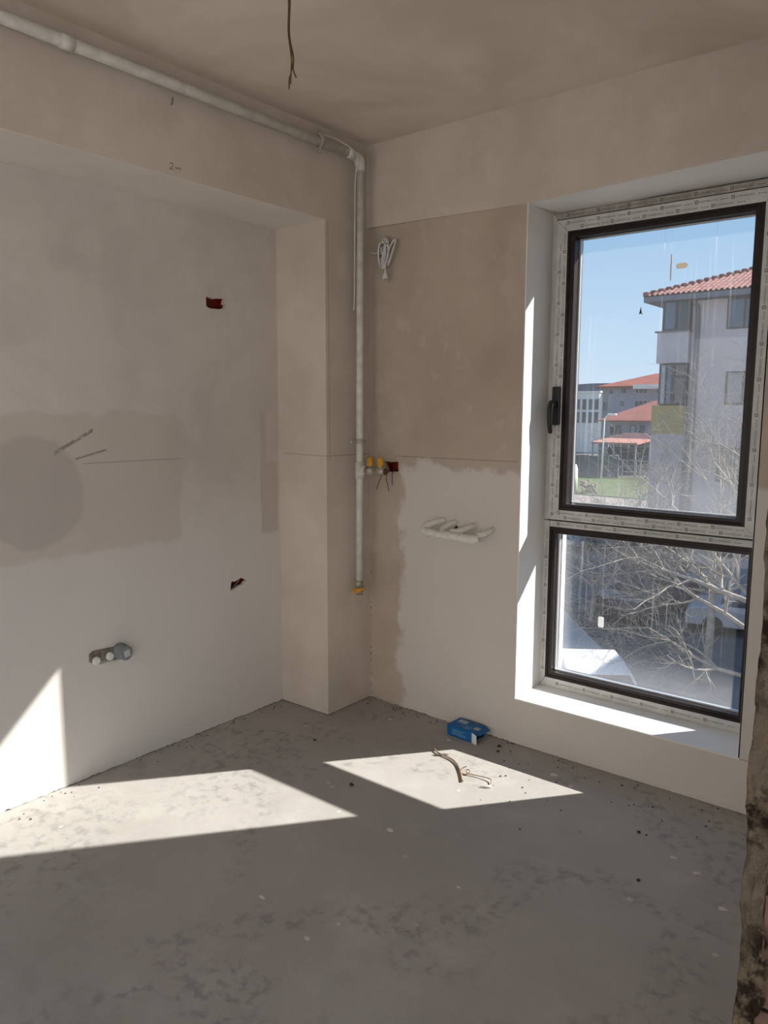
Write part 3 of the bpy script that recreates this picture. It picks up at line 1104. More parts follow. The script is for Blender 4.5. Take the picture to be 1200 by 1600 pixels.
mb.box(-0.0005, 0.0012, -0.0125, 0.0125, -0.0135, 0.0135, MT)
local(mb.build('cap_label', simple('pale_label', (0.5, 0.5, 0.5), 0.5, 0.05)), ds)
mb = MB()
mb.blob((D + 0.003, -1.235, 0.446), 0.03, 2, 0.15, (0.12, 1.5, 0.25), 9)
local(mb.build('plaster_smear', M_PL), ds)

# ---- radiator connection pipes on the window wall
rc = thing('radiator_pipes', 'white wrapped radiator connection pipes bent along the window wall', 'pipes', (0.53, 0.0, 0.90))
mb = MB()
P = [(0.455, 0.012, 0.952), (0.425, -0.030, 0.944), (0.402, -0.062, 0.926), (0.405, -0.080, 0.910), (0.450, -0.084, 0.905), (0.520, -0.084, 0.900), (0.575, -0.082, 0.898)]
mb.tube(P, [0.012, 0.013, 0.016, 0.018, 0.017, 0.016, 0.016], 14, smooth=6)
local(mb.build('wrapped_pipe', M_RADP), rc)
mb = MB()
P = [(0.515, 0.010, 0.950), (0.500, -0.030, 0.940), (0.490, -0.060, 0.922), (0.505, -0.076, 0.908), (0.545, -0.082, 0.903), (0.600, -0.086, 0.900), (0.660, -0.086, 0.899), (0.690, -0.078, 0.906)]
mb.tube(P, [0.011, 0.012, 0.013, 0.014, 0.018, 0.020, 0.021, 0.017], 14, smooth=6)
local(mb.build('wrapped_pipe', M_RADP), rc)
mb = MB()
P = [(0.622, 0.008, 0.946), (0.612, -0.030, 0.940), (0.590, -0.058, 0.928), (0.560, -0.066, 0.920), (0.535, -0.062, 0.918)]
mb.tube(P, [0.011, 0.012, 0.013, 0.013, 0.011], 12, smooth=6)
local(mb.build('wrapped_pipe', M_RADP), rc)
mb = MB()
P = [(0.712, 0.006, 0.938), (0.715, -0.030, 0.934), (0.700, -0.056, 0.922), (0.675, -0.070, 0.914)]
mb.tube(P, [0.009, 0.010, 0.013, 0.014], 12, smooth=6)
local(mb.build('wrapped_pipe', M_RADP), rc)
for x, r in ((0.432, 0.0185), (0.478, 0.0182), (0.548, 0.0190), (0.612, 0.0212)):
    mb = MB()
    mb.tube([(x - 0.004, -0.084, 0.9025), (x + 0.004, -0.084, 0.902)], r, 14)
    local(mb.build('tape_wrap', M_RADP), rc)
mb = MB()
mb.tube([(0.540, -0.020, 0.934), (0.538, -0.034, 0.926)], 0.006, 8)
local(mb.build('dark_stub', M_BLACK), rc)

# ================================================================ FLOOR ITEMS
bx = thing('blue_box', 'open blue cardboard box with white flap on the floor by the wall', 'box', (0.632, -0.062, 0), math.radians(-4))
bx['label'] = 'open blue cardboard box with white flap on the floor below the wall pipes'
LX, LY, LZ = 0.068, 0.048, 0.050
mb = MB()
t_ = 0.0015
mb.box(-LX, LX, -LY, LY, 0.001, 0.001 + t_)
mb.box(-LX, LX, -LY, LY, LZ - t_, LZ)
mb.box(-LX, LX, -LY, -LY + t_, 0.001, LZ)
mb.box(-LX, LX, LY - t_, LY, 0.001, LZ)
mb.box(-LX, -LX + t_, -LY, LY, 0.001, LZ)
bm_ = mb.build('carton', M_BLUE, bx)
mb = MB()      # top flap carried on past the open end
mb._add([(LX, -LY, LZ), (LX, LY, LZ), (LX + 0.036, LY - 0.006, LZ - 0.008), (LX + 0.036, -LY + 0.006, LZ - 0.008),
         (LX, -LY, LZ - 0.0015), (LX, LY, LZ - 0.0015), (LX + 0.036, LY - 0.006, LZ - 0.0095), (LX + 0.036, -LY + 0.006, LZ - 0.0095)],
        [(0, 1, 2, 3), (7, 6, 5, 4), (0, 3, 7, 4), (1, 5, 6, 2), (2, 6, 7, 3)])
mb.build('lid_flap', M_BLUE, bx)
mb = MB()
mb._add([(LX, -LY - 0.0005, 0.002), (LX + 0.030, -LY - 0.008, 0.002), (LX + 0.030, -LY - 0.008, LZ - 0.006), (LX, -LY - 0.0005, LZ - 0.002),
         (LX, -LY + 0.001, 0.002), (LX + 0.030, -LY - 0.0065, 0.002), (LX + 0.030, -LY - 0.0065, LZ - 0.006), (LX, -LY + 0.001, LZ - 0.002)],
        [(0, 1, 2, 3), (7, 6, 5, 4), (0, 4, 5, 1), (1, 5, 6, 2), (2, 6, 7, 3)])
mb.build('side_flap', M_CARD, bx)
mb = MB()
mb.box(LX, LX + 0.03, -LY + 0.01, LY - 0.01, 0.001, 0.0025, Matrix.Rotation(0.06, 4, 'Z'))
mb.build('lower_flap', M_CLAMP, bx)
for (a0, a1, b0, b1_, nm) in ((-0.050, -0.004, 0.004, 0.034, 'label_panel'), (0.050, 0.078, -0.016, 0.010, 'label_panel')):
    mb = MB()
    z_ = LZ if a1 < LX else LZ - 0.0005
    mb.box(a0, a1, b0, b1_, z_, z_ + 0.0006)
    mb.build(nm, simple('pale_print', (0.42, 0.48, 0.52), 0.6, 0.15, 60), bx)
M_LT = simple('light_blue_print', (0.22, 0.42, 0.60), 0.6, 0.1)
mb = MB()
rnd = random.Random(2)
for k in range(5):
    mb.box(0.012 + 0.006 * k, 0.014 + 0.006 * k, -0.036, -0.002 + rnd.uniform(-0.012, 0), LZ, LZ + 0.0005)
for k in range(4):
    mb.box(-0.04, 0.03 + rnd.uniform(-0.03, 0.02), -LY - 0.0005, -LY, 0.012 + 0.007 * k, 0.0145 + 0.007 * k)
mb.build('print_lines', M_LT, bx)

# cut cable and thin wires on the sunlit floor
mb = MB()
mb.tube([(0.578, -0.243, 0.026), (0.610, -0.276, 0.010), (0.650, -0.298, 0.006), (0.712, -0.306, 0.006), (0.760, -0.330, 0.006), (0.812, -0.382, 0.006), (0.858, -0.440, 0.006)],
        [0.003, 0.0034, 0.0036, 0.0038, 0.004, 0.0042, 0.0042], 10, smooth=6)
tag(mb.build('cut_cable', M_CABLE), 'curved tan offcut of cable lying in the sunlit patch', 'cable')
tw_ = thing('thin_wire_scrap', 'thin curled wire scrap with a pale tip beside the cable offcut', 'wire', (0.88, -0.38, 0))
mb = MB()
mb.tube([(0.822, -0.350, 0.022), (0.806, -0.368, 0.012), (0.822, -0.382, 0.004), (0.842, -0.380, 0.006), (0.846, -0.366, 0.014), (0.832, -0.362, 0.016), (0.836, -0.374, 0.008),
         (0.868, -0.368, 0.006), (0.910, -0.362, 0.008), (0.944, -0.366, 0.010), (0.958, -0.392, 0.006), (0.962, -0.408, 0.004)], 0.0022, 8, smooth=6)
local(mb.build('wire', M_CABLE), tw_)
mb = MB()
mb.tube([(0.966, -0.404, 0.005), (0.955, -0.418, 0.005), (0.930, -0.432, 0.003)], [0.005, 0.0045, 0.0012], 8)
local(mb.build('wire_tip', M_RADP), tw_)

# plaster chips and grit
chips = [(0.853, -0.890, .016, 'pale plaster chip lying just below the gap between the sunlit patches'),
         (1.672, -0.434, .014, 'flat pale plaster chip on the floor under the right of the window'),
         (1.758, -0.476, .013, 'round pale plaster chip nearest the broken wall under the window'),
         (1.870, -0.607, .014, 'curved pale plaster chip on the floor close to the broken wall'),
         (0.780, -1.418, .011, 'small pale plaster chip on the shaded floor at left'),
         (1.213, -1.008, .008, 'tiny pale plaster chip in the middle of the shaded floor'),
         (1.012, -1.464, .010, 'thin pale plaster sliver on the near floor'),
         (1.111, -0.156, .016, 'pale plaster chip against the wall under the window'),
         (0.600, -0.150, .011, 'pale plaster chip in front of the blue box'),
         (0.260, -0.140, .011, 'pale plaster chip on the floor near the column foot')]
for k, (x, y, r, lab) in enumerate(chips):
    mb = MB()
    mb.blob((x, y, r * 0.12), r, 1, 0.35, (1.0, 0.75, 0.16), 60 + k)
    tag(mb.build('plaster_chip', M_CHIP), lab, 'plaster chip', 'plaster chips on the floor')
crumbs = [(0.540, -0.733, .011, 'dark crumb between the two sunlit patches on the floor'),
          (0.143, -0.527, .008, 'dark crumb on the floor in front of the column'),
          (0.809, -0.070, .009, 'dark crumb by the wall just right of the blue box'),
          (0.830, -0.117, .010, 'second dark crumb in front of the wall right of the blue box'),
          (1.531, -0.362, .008, 'dark crumb on the floor before the window sill'),
          (1.629, -0.627, .008, 'lone black crumb on the shaded floor near the broken wall')]
for k, (x, y, r, lab) in enumerate(crumbs):
    mb = MB()
    mb.blob((x, y, r * 0.45), r, 1, 0.4, (1.0, 0.8, 0.55), 90 + k)
    tag(mb.build('dark_crumb', M_DARK), lab, 'crumb', 'dark crumbs on the floor')
mb = MB()
rnd = random.Random(11)
for k in range(70):
    x = rnd.uniform(0.85, 2.0)
    y = -0.02 - abs(rnd.gauss(0, 0.22))
    r = rnd.uniform(0.0015, 0.0045)
    mb.blob((x, y, r * 0.5), r, 1, 0.4, (1, 0.8, 0.6), k)
for k in range(60):
    y = rnd.uniform(-2.0, -0.3)
    x = D + 0.01 + abs(rnd.gauss(0, 0.05))
    r = rnd.uniform(0.0015, 0.004)
    mb.blob((x, y, r * 0.5), r, 1, 0.4, (1, 0.8, 0.6), 200 + k)
for k in range(60):
    x = rnd.uniform(0.0, 0.85)
    r = rnd.uniform(0.0015, 0.005)
    if 0.5 < x < 0.78:
        continue
    mb.blob((x, -0.005 - abs(rnd.gauss(0, 0.03)), r * 0.5), r, 1, 0.4, (1, 0.8, 0.6), 300 + k)
tag(mb.build('floor_grit', M_DARK), 'fine dark grit scattered along the foot of the walls', 'grit', kind='stuff')

# ================================================================ OUTSIDE
G = -5.55
M_ASPH = simple('asphalt', (0.125, 0.118, 0.115), 0.95, 0.2, 1.5)
M_ROAD = simple('pinkish_paving', (0.25, 0.215, 0.185), 0.95, 0.1, 0.7)
n = NT('lawn_grass', 0.95, 0.1)
n.color(n.mix(n.step(n.noise(0.5, 5, 0.7), 0.35, 0.7), (0.085, 0.125, 0.04), (0.13, 0.14, 0.075)))
M_GRASS = n.m
M_GREYW = simple('grey_render', (0.50, 0.45, 0.45), 0.9, 0.06, 0.6)
M_BGREY = simple('far_grey_render', (0.36, 0.35, 0.37), 0.9, 0.05, 0.3)
M_OCHRE = simple('ochre_panel', (0.42, 0.315, 0.13), 0.8, 0.05, 1)
M_ROOF = simple('red_roof_tile', (0.24, 0.10, 0.085), 0.85, 0.25, 5)
M_ROOFF = simple('bright_red_roof', (0.30, 0.085, 0.055), 0.85, 0.12, 0.6)
M_ROOFD = simple('dark_red_roof', (0.14, 0.07, 0.075), 0.85, 0.12, 0.6)
M_EAVE = simple('eave_grey', (0.17, 0.17, 0.20), 0.8, 0.08)
M_PANE = simple('outside_pane', (0.10, 0.14, 0.19), 0.08, 0.15, 0.5, spec=0.6)
M_PANED = simple('dark_outside_pane', (0.05, 0.06, 0.075), 0.12, 0.2, 0.5, spec=0.5)
M_CURT = simple('net_curtain', (0.42, 0.43, 0.44), 0.9, 0.08, 3)
M_WFR = simple('brown_outside_frame', (0.09, 0.075, 0.07), 0.6, 0.1)
M_CREAM = simple('cream_render', (0.84, 0.80, 0.72), 0.9, 0.05, 0.5)
M_TEAL = simple('blue_green_fence', (0.05, 0.085, 0.105), 0.8, 0.15, 1)
M_POST = simple('grey_steel_post', (0.30, 0.30, 0.30), 0.6, 0.1)
M_HILL = simple('hazy_hill', (0.16, 0.17, 0.19), 1.0, 0.1, 0.02)
M_BARK = simple('pale_bark', (0.34, 0.30, 0.26), 0.9, 0.2, 6)
M_TWIG = simple('grey_twig', (0.26, 0.235, 0.21), 0.9, 0.2, 6)

struct(MB().box(-220, 160, 0.45, 420, G - 1, G).build('parking_ground', M_ASPH))
struct(MB().box(-220, 160, -60, 0.40, G - 1, G).build('bounce_street_ground', simple('bounce_street_paving', (0.48, 0.46, 0.43), 0.9, 0.08, 0.5)))  # unseen street side, made pale to bounce sun up to the ceiling
struct(MB().prism([(-120, 44), (-8.0, 30), (-8.5, 36), (-14, 55.5), (-120, 58)], 2, G, G + 0.02).build('paved_road', M_ROAD))
struct(MB().prism([(-90, 58.3), (-14, 55.8), (-14, 74), (-90, 76)], 2, G, G + 0.06).build('lawn', M_GRASS))
struct(MB().prism([(-9.6, 22.2), (-5.7, 17.55), (-7.6, 17.3), (-9.9, 19.6)], 2, G, G + 0.03).build('sunlit_asphalt_patch', simple('painted_sunlit_asphalt', (0.42, 0.41, 0.42), 0.9, 0.06, 1)))  # pale patch: sunlit asphalt between shadows put into its colour
mb = MB()
prof = [(-320, G)]
for k in range(40):
    x = -320 + 16 * k
    prof.append((x, 6.0 + 6.5 * noise.noise(Vector((k * 0.21, 0.7, 0))) + (5.0 if x < -120 else 2.0)))
prof.append((304, G))
mb.prism(prof, 1, 330, 350)
struct(mb.build('hills', M_HILL))


def outside_window(parent, x0, x1, z0, z1, y, cols=1, pane=None, fr=0.07, transom=None, frame_mat=None):
    """frame proud of the wall with a pane per light"""
    mb = MB()
    frame_ring(mb, x0, x1, z0, z1, fr, y - 0.05, y + 0.06)
    for k in range(1, cols):
        xm = x0 + (x1 - x0) * k / cols
        mb.box(xm - fr / 2, xm + fr / 2, y - 0.05, y + 0.06, z0 + fr, z1 - fr)
    if transom:
        mb.box(x0 + fr, x1 - fr, y - 0.04, y + 0.05, transom - fr / 2, transom + fr / 2)
    wnd = mb.build('window', frame_mat or M_WFR)
    local(wnd, parent)
    for k in range(cols):
        xa = x0 + (x1 - x0) * k / cols
        xb = x0 + (x1 - x0) * (k + 1) / cols
        p = MB().box(xa + fr / 2, xb - fr / 2, y - 0.012, y + 0.03, z0 + fr / 2, z1 - fr / 2).build('pane', (pane[k] if isinstance(pane, (list, tuple)) else pane) or M_PANE)
        p.parent = wnd
    return wnd


def hip_roof(mb, x0, x1, y0, y1, z, rise, th=0.18):
    """hipped roof over a rectangle, ridge along the longer side"""
    wx, wy_ = x1 - x0, y1 - y0
    if wx >= wy_:
        r = wy_ / 2
        ra, rb = (x0 + r, y0 + r, z + rise), (x1 - r, y0 + r, z + rise)
    else:
        r = wx / 2
        ra, rb = (x0 + r, y0 + r, z + rise), (x0 + r, y1 - r, z + rise)
    P = [(x0, y0, z), (x1, y0, z), (x1, y1, z), (x0, y1, z), ra, rb]
    Q = [(x0, y0, z - th), (x1, y0, z - th), (x1, y1, z - th), (x0, y1, z - th)]
    if wx >= wy_:
        F = [(0, 1, 5, 4), (1, 2, 5), (2, 3, 4, 5), (3, 0, 4)]
    else:
        F = [(0, 1, 4), (1, 2, 5, 4), (2, 3, 5), (3, 0, 4, 5)]
    F += [(6, 9, 8, 7), (0, 6, 7, 1), (1, 7, 8, 2), (2, 8, 9, 3), (3, 9, 6, 0)]
    mb._add(P + Q, F)


# ---- near apartment block
YA = 28.77
ba = thing('apartment_block', 'grey apartment block with corner bay windows behind the bare trees', 'building', (-3, 34, G))


def BA(o):
    return local(o, ba)


BA(MB().box(-8.40, 16, YA, YA + 10, G, 5.80).build('wall', M_GREYW))  # right end lengthened out of view to shade the parking ground
BA(MB().box(2.0, 15, 19, YA - 0.5, G, 3.0).build('side_wing', M_GREYW))  # unseen wing, added only to shade the near parking ground
BA(MB().box(-8.66, -7.40, YA - 0.42, YA + 0.2, G, 0.47).build('bay_wall', M_GREYW))
BA(MB().box(-8.68, -7.42, YA - 0.44, YA + 0.2, 0.47, 1.60).build('bay_panel', M_OCHRE))
BA(MB().box(-8.60, -7.38, YA - 0.42, YA + 0.2, 3.27, 4.48).build('bay_panel', M_GREYW))
BA(MB().box(-8.42, -7.42, YA - 0.30, YA + 0.2, 1.60, 3.27).build('bay_core', M_WFR))
BA(MB().box(-8.42, -7.40, YA - 0.30, YA + 0.2, 4.48, 5.80).build('bay_core', M_WFR))
BA(MB().box(-8.70, -7.36, YA - 0.47, YA + 0.1, 4.47, 4.53).build('bay_ledge', M_EAVE))
outside_window(ba, -8.44, -7.40, 4.53, 5.72, YA - 0.34, 2, [M_PANE, M_PANED])
outside_window(ba, -8.46, -7.92, 1.62, 3.25, YA - 0.36, 2, [M_CURT, M_PANE], 0.06)
outside_window(ba, -7.92, -7.40, 1.62, 3.25, YA - 0.36, 1, M_PANED, 0.07, 2.72)
for (x0_, z0_, z1_) in ((-6.11, 4.50, 5.65), (-6.02, 1.64, 2.90), (-6.17, -1.36, -0.03), (-6.15, -4.3, -3.0)):
    outside_window(ba, x0_, x0_ + 1.25, z0_, z1_, YA, 2, M_PANE, 0.06)
for (z0_, z1_) in ((4.50, 5.65), (1.64, 2.90), (-1.36, -0.03)):
    outside_window(ba, -3.2, -1.9, z0_, z1_, YA, 2, M_PANE, 0.06)
mb = MB()
mb.tube([(-7.42, YA - 0.12, 5.80), (-7.36, YA - 0.10, 5.62), (-7.20, YA - 0.09, 5.42), (-7.16, YA - 0.09, 4.8), (-7.12, YA - 0.09, G)], 0.075, 10)
BA(mb.build('downpipe', M_EAVE))
# tiled hip roof: corrugated courses on the front slope, plain on the others
ZE = 5.86
RX0, RX1, RY0, RY1 = -9.12, 16.9, YA - 0.70, YA + 10.9
RISE = 2.0
mb = MB()
hip_roof(mb, RX0, RX1, RY0, RY1, ZE, RISE, 0.20)
rf = BA(mb.build('roof', M_EAVE))
r_ = (RY1 - RY0) / 2
mb = MB()
NC = 800
RW = 22
for (side) in (0,):
    vs2 = []
    for j in range(RW + 1):
        v = j / RW
        xa, xb = RX0 + r_ * v, RX1 - r_ * v
        row_ = []
        for i in range(NC + 1):
            x = RX0 + (RX1 - RX0) * i / NC
            xx = min(max(x, xa), xb)
            wv = 0.035 * math.sin(x / 0.10 * math.pi)
            row_.append(mb.bm.verts.new((xx, RY0 - 0.04 + (r_ + 0.04) * v, ZE + 0.05 + RISE * v + wv + (0.03 if j % 2 else 0))))
        vs2.append(row_)
    for j in range(RW):
        for i in range(NC):
            a, b, c2, d2 = vs2[j][i], vs2[j][i + 1], vs2[j + 1][i + 1], vs2[j + 1][i]
            try:
                mb.bm.faces.new((a, b, c2, d2))
            except ValueError:
                pass
BA(mb.build('roof_tiles', M_ROOF))
mb = MB()
for k in range(26):
    t0, t1 = k / 26, (k + 0.92) / 26
    mb.tube([(RX0 + r_ * t0, RY0 + r_ * t0, ZE + RISE * t0 + 0.10), (RX0 + r_ * t1, RY0 + r_ * t1, ZE + RISE * t1 + 0.06)], 0.11, 6)
BA(mb.build('hip_tiles', M_ROOF))

# ---- unseen pale block behind the camera, added to bounce sun into the room
bs = thing('bounce_block', 'unseen pale block across the street, added to bounce sun into the room', 'building', (1, -17, G))
local(MB().box(-22, 24, -26, -15, G, 9.0).build('wall', simple('bounce_white_render', (0.78, 0.76, 0.73), 0.9, 0.04, 0.5)), bs)
local(MB().box(-22.5, 24.5, -26.5, -14.6, 9.0, 9.4).build('bounce_roof_slab', M_EAVE), bs)
for kx in range(9):
    for kz in range(4):
        outside_window(bs, -19.5 + 4.8 * kx, -18.1 + 4.8 * kx, G + 1.2 + 3.4 * kz, G + 2.6 + 3.4 * kz, -15, 1, M_PANED, 0.07)

# ---- far grey apartment house
bb = thing('far_apartment_house', 'far grey apartment house with a red hipped roof', 'building', (-34, 100, G))
local(MB().box(-38.2, -22, 95, 107, G, 4.35).build('wall', M_BGREY), bb)
local(MB().box(-39.2, -37.2, 95.6, 104, G, 4.35).build('side_wing', M_BGREY), bb)
mb = MB()
hip_roof(mb, -39.6, -27.4, 94.4, 106, 4.40, 1.75, 0.25)
local(mb.build('roof', M_ROOFF), bb)
local(MB().box(-34.6, -28, 94.2, 95.2, 4.0, 4.55).build('parapet', M_CREAM), bb)
for (x0_, x1_, z0_, z1_, c_) in ((-38.15, -37.4, 3.3, 4.1, 1), (-36.5, -35.6, 3.4, 4.2, 1), (-34.6, -33.0, 3.4, 4.2, 3), (-31.9, -31, 3.4, 4.2, 1),
                                 (-36.6, -35.9, 1.7, 2.6, 1), (-34.6, -32.9, 1.7, 2.6, 3), (-31.9, -31, 1.7, 2.6, 1), (-36.6, -35.9, -0.9, 0.0, 1), (-34.6, -32.9, -0.9, 0.0, 3)):
    outside_window(bb, x0_, x1_, z0_, z1_, 95, c_, M_PANED, 0.08, frame_mat=M_GREYW)
outside_window(bb, -39.1, -37.5, 1.2, 2.5, 95.5, 3, M_PANED, 0.08, frame_mat=M_GREYW)

# ---- two-storey house in front of it
bc = thing('two_storey_house', 'two-storey grey house with a low pink-red roof beside the block', 'building', (-30, 88, G))
local(MB().box(-33.9, -22, 85, 93, G, 0.15).build('wall', M_BGREY), bc)
mb = MB()
hip_roof(mb, -34.9, -20, 84.2, 94, 0.15, 2.3, 0.15)
local(mb.build('roof', simple('pink_red_roof', (0.36, 0.135, 0.10), 0.85, 0.08, 0.6)), bc)
for (x0_, x1_) in ((-33.0, -32.2), (-31.2, -30.5), (-30.1, -29.5)):
    outside_window(bc, x0_, x1_, -1.45, -0.40, 85, 1, M_PANED if x0_ != -31.2 else M_CURT, 0.08)
local(MB().box(-33.6, -33.2, 84.9, 85.1, -1.5, -0.6).build('shutter', M_WFR), bc)
mb = MB()
hip_roof(mb, -33.2, -26.2, 80.0, 85.0, -2.05, 0.85, 0.12)
local(mb.build('porch_roof', M_ROOFD), bc)
local(MB().box(-28.6, -26.6, 81, 85, G, -2.1).build('porch_wall', M_BGREY), bc)
for x in (-32.9, -30.8):
    local(MB().box(x - 0.1, x + 0.1, 80.3, 80.5, G, -2.1).build('porch_post', M_POST), bc)

# ---- carport
cp = thing('carport', 'open carport with a thin pink-red roof edge before the house', 'carport', (-28.7, 75, G))
local(MB().prism([(74, -2.16), (74, -1.98), (78.5, -1.7), (78.5, -1.88)], 0, -31.2, -26.2).build('roof', simple('salmon_roof', (0.42, 0.20, 0.16), 0.8, 0.05)), cp)
for x in (-31.0, -28.7, -26.4):
    for y in (74.2, 78.2):
        local(MB().box(x - 0.07, x + 0.07, y - 0.07, y + 0.07, G, -1.9).build('post', M_POST), cp)
local(MB().box(-31.1, -26.3, 78.3, 78.45, G, -2.6).build('back_screen', M_TEAL), cp)
local(MB().box(-29.2, -28.5, 74.4, 75.2, G, -3.3).build('pier', M_CREAM), cp)

# ---- white office building
bd = thing('white_building', 'long white building with tall dark window bays at the left', 'building', (-52, 118, G))
local(MB().box(-66, -47.9, 115, 128, G, 4.05).build('wall', M_CREAM), bd)
local(MB().box(-47.9, -44.5, 116.5, 126, G, 4.6).build('stair_tower', M_CREAM), bd)
local(MB().box(-66.3, -47.7, 114.8, 128, 4.05, 4.3).build('parapet', M_CREAM), bd)
for x in (-56.3, -54.1, -53.0, -51.85, -50.75, -49.65, -48.65):
    for (z0_, z1_) in ((1.3, 3.05), (-0.8, 1.0)):
        outside_window(bd, x, x + 0.72, z0_, z1_, 115, 1, M_PANED, 0.08, frame_mat=M_BGREY)
for z in (3.3, 1.5, -0.3):
    outside_window(bd, -47.2, -46.4, z, z + 0.7, 116.5, 1, M_PANED, 0.08, frame_mat=M_BGREY)

# ---- fence, lamp, tank
fn = thing('yard_fence', 'dark blue-green yard fence along the lawn', 'fence', (-32, 72.5, G))
for k in range(12):
    x = -40 + 1.05 * k
    local(MB().box(x, x + 1.02, 72.4, 72.46, G + 0.1, -3.35 + 0.04 * (k % 3)).build('fence_panel', M_TEAL), fn)
    local(MB().box(x - 0.05, x + 0.03, 72.36, 72.5, G, -3.25).build('post', M_POST), fn)
fm = thing('mesh_fence', 'pale rail fence between the carport and the apartment block', 'fence', (-24, 73, G))
for z in (-4.9, -4.3, -3.75):
    local(MB().box(-27.3, -20, 73.0, 73.06, z, z + 0.09).build('rail', M_POST), fm)
for k in range(6):
    local(MB().box(-27.3 + 1.4 * k, -27.2 + 1.4 * k, 72.98, 73.08, G, -3.6).build('post', M_POST), fm)
sl = thing('street_lamp', 'pale street lamp standing in front of the red-roofed house', 'street lamp', (-26.5, 66, G))
local(MB().tube([(-26.5, 66, G), (-26.4, 66, 0.6)], [0.09, 0.06], 8).build('pole', M_CREAM), sl)
local(MB().tube([(-26.4, 66, 0.55), (-26.1, 65.9, 0.85), (-25.8, 65.8, 0.92)], 0.05, 8, smooth=4).build('arm', M_CREAM), sl)
local(bevel(MB().box(-26.0, -25.2, 65.65, 65.95, 0.86, 1.04).build('lamp_head', M_CREAM), 0.05), sl)
tk = thing('water_tank', 'pale rounded tank standing at the left edge of the lawn', 'tank', (-25.6, 58, G))
local(MB().tube([(-25.9, 58, G), (-25.9, 58, G + 1.9), (-25.9, 58, G + 2.3), (-25.9, 58, G + 2.42)], [0.62, 0.62, 0.5, 0.2], 18).build('shell', M_CREAM), tk)
local(MB().tube([(-25.9, 58, G + 2.40), (-25.9, 58, G + 2.52)], 0.16, 10).build('cap', M_POST), tk)
mb = MB()
for k in range(40):
    rnd = random.Random(k)
    mb.blob((-24.0 + rnd.gauss(0, 0.35), 57.6 + rnd.gauss(0, 0.4), G + 0.12 + 0.9 * rnd.random() ** 1.5), 0.17, 1, 0.35, (1, 1, 0.7), k)
tag(mb.build('rubble_heap', M_ROAD), 'heap of pale rubble beside the rounded tank on the lawn', 'rubble', kind='stuff')


# ---- cars
def car(label, loc, rz, body, glassm=None, sc=1.0):
    t = thing('car', label, 'car', loc, rz)
    mb = MB()
    side = [(-2.1, 0.28), (-2.12, 0.62), (-2.0, 0.84), (-1.15, 0.94), (-0.55, 1.36), (0.1, 1.46), (0.95, 1.42), (1.62, 1.02), (2.02, 0.92), (2.1, 0.6), (2.06, 0.28)]
    nn = len(side)
    P = []
    for (hw_, inn) in ((0.84, 0), (0.84, 0)):
        pass
    secs = [(-0.86, True), (0.86, True)]
    vv = []
    for s_ in (-1, 1):
        for (x, z) in side:
            wdt = 0.86 if z < 1.0 else 0.86 - (z - 0.92) * 0.36
            vv.append((x, s_ * wdt, z))
    F = [tuple(range(nn)), tuple(range(2 * nn - 1, nn - 1, -1))] + [(i, (i + 1) % nn, (i + 1) % nn + nn, i + nn) for i in range(nn)]
    mb._add(vv, F)
    bevel(mb.build('body', body, t), 0.05, 2)
    gm = glassm or M_PANED
    for nm, quad in (('windscreen', [(-1.10, 0.97), (-0.60, 1.34)]), ('rear_window', [(1.02, 1.40), (1.56, 1.07)])):
        (xa, za), (xb, zb_) = quad
        wa = 0.86 - max(0, za - 0.92) * 0.36 - 0.08
        wb = 0.86 - max(0, zb_ - 0.92) * 0.36 - 0.08
        nx, nz = (zb_ - za), -(xb - xa)
        ln = math.hypot(nx, nz)
        nx, nz = -nx / ln * 0.012, -nz / ln * 0.012
        mb = MB()
        V = [(xa + nx, -wa, za + nz), (xa + nx, wa, za + nz), (xb + nx, wb, zb_ + nz), (xb + nx, -wb, zb_ + nz)]
        V += [(p[0] - nx * 2, p[1], p[2] - nz * 2) for p in V]
        mb._add(V, [(0, 1, 2, 3), (7, 6, 5, 4), (0, 4, 5, 1), (1, 5, 6, 2), (2, 6, 7, 3), (3, 7, 4, 0)])
        mb.build(nm, gm, t)
    for s_ in (-1, 1):
        mb = MB()
        mb._add([(-0.95, s_ * 0.866, 0.96), (1.45, s_ * 0.866, 0.98), (0.9, s_ * 0.74, 1.34), (0.1, s_ * 0.72, 1.38), (-0.52, s_ * 0.745, 1.30),
                 (-0.95, s_ * 0.80, 0.96), (1.45, s_ * 0.80, 0.98), (0.9, s_ * 0.68, 1.34), (0.1, s_ * 0.66, 1.38), (-0.52, s_ * 0.69, 1.30)],
                [(0, 1, 2, 3, 4), (9, 8, 7, 6, 5)] + [(i, (i + 1) % 5, (i + 1) % 5 + 5, i + 5) for i in range(5)])
        mb.build('side_window', gm, t)
        for x in (-1.3, 1.3):
            mb = MB()
            mb.tube([(x, s_ * 0.66, 0.31), (x, s_ * 0.87, 0.31)], 0.31, 16)
            mb.build('wheel', M_BLACK, t)
    return t


M_CARW = simple('white_car_paint', (0.62, 0.63, 0.65), 0.3, 0.02, spec=0.5)
M_CARR = simple('red_car_paint', (0.50, 0.03, 0.035), 0.3, 0.05, spec=0.5)
M_CARB = simple('blue_car_paint', (0.05, 0.09, 0.17), 0.3, 0.05, spec=0.5)
M_CARM = simple('maroon_car_paint', (0.07, 0.03, 0.04), 0.3, 0.05, spec=0.5)
M_CARG = simple('silver_car_paint', (0.36, 0.38, 0.42), 0.3, 0.05, spec=0.5)
car('white car parked nearest below the window', (-4.2, 12.9, G), math.radians(125), M_CARW)
car('red car parked at the far left of the yard', (-17.0, 36.4, G), math.radians(20), M_CARR)
car('white car parked next to the red car', (-12.9, 34.2, G), math.radians(60), M_CARW)
car('dark maroon car behind the bare branches', (-6.6, 22.9, G), math.radians(80), M_CARM)
car('dark blue car parked near the apartment block', (-2.0, 26.2, G), math.radians(6), M_CARB)
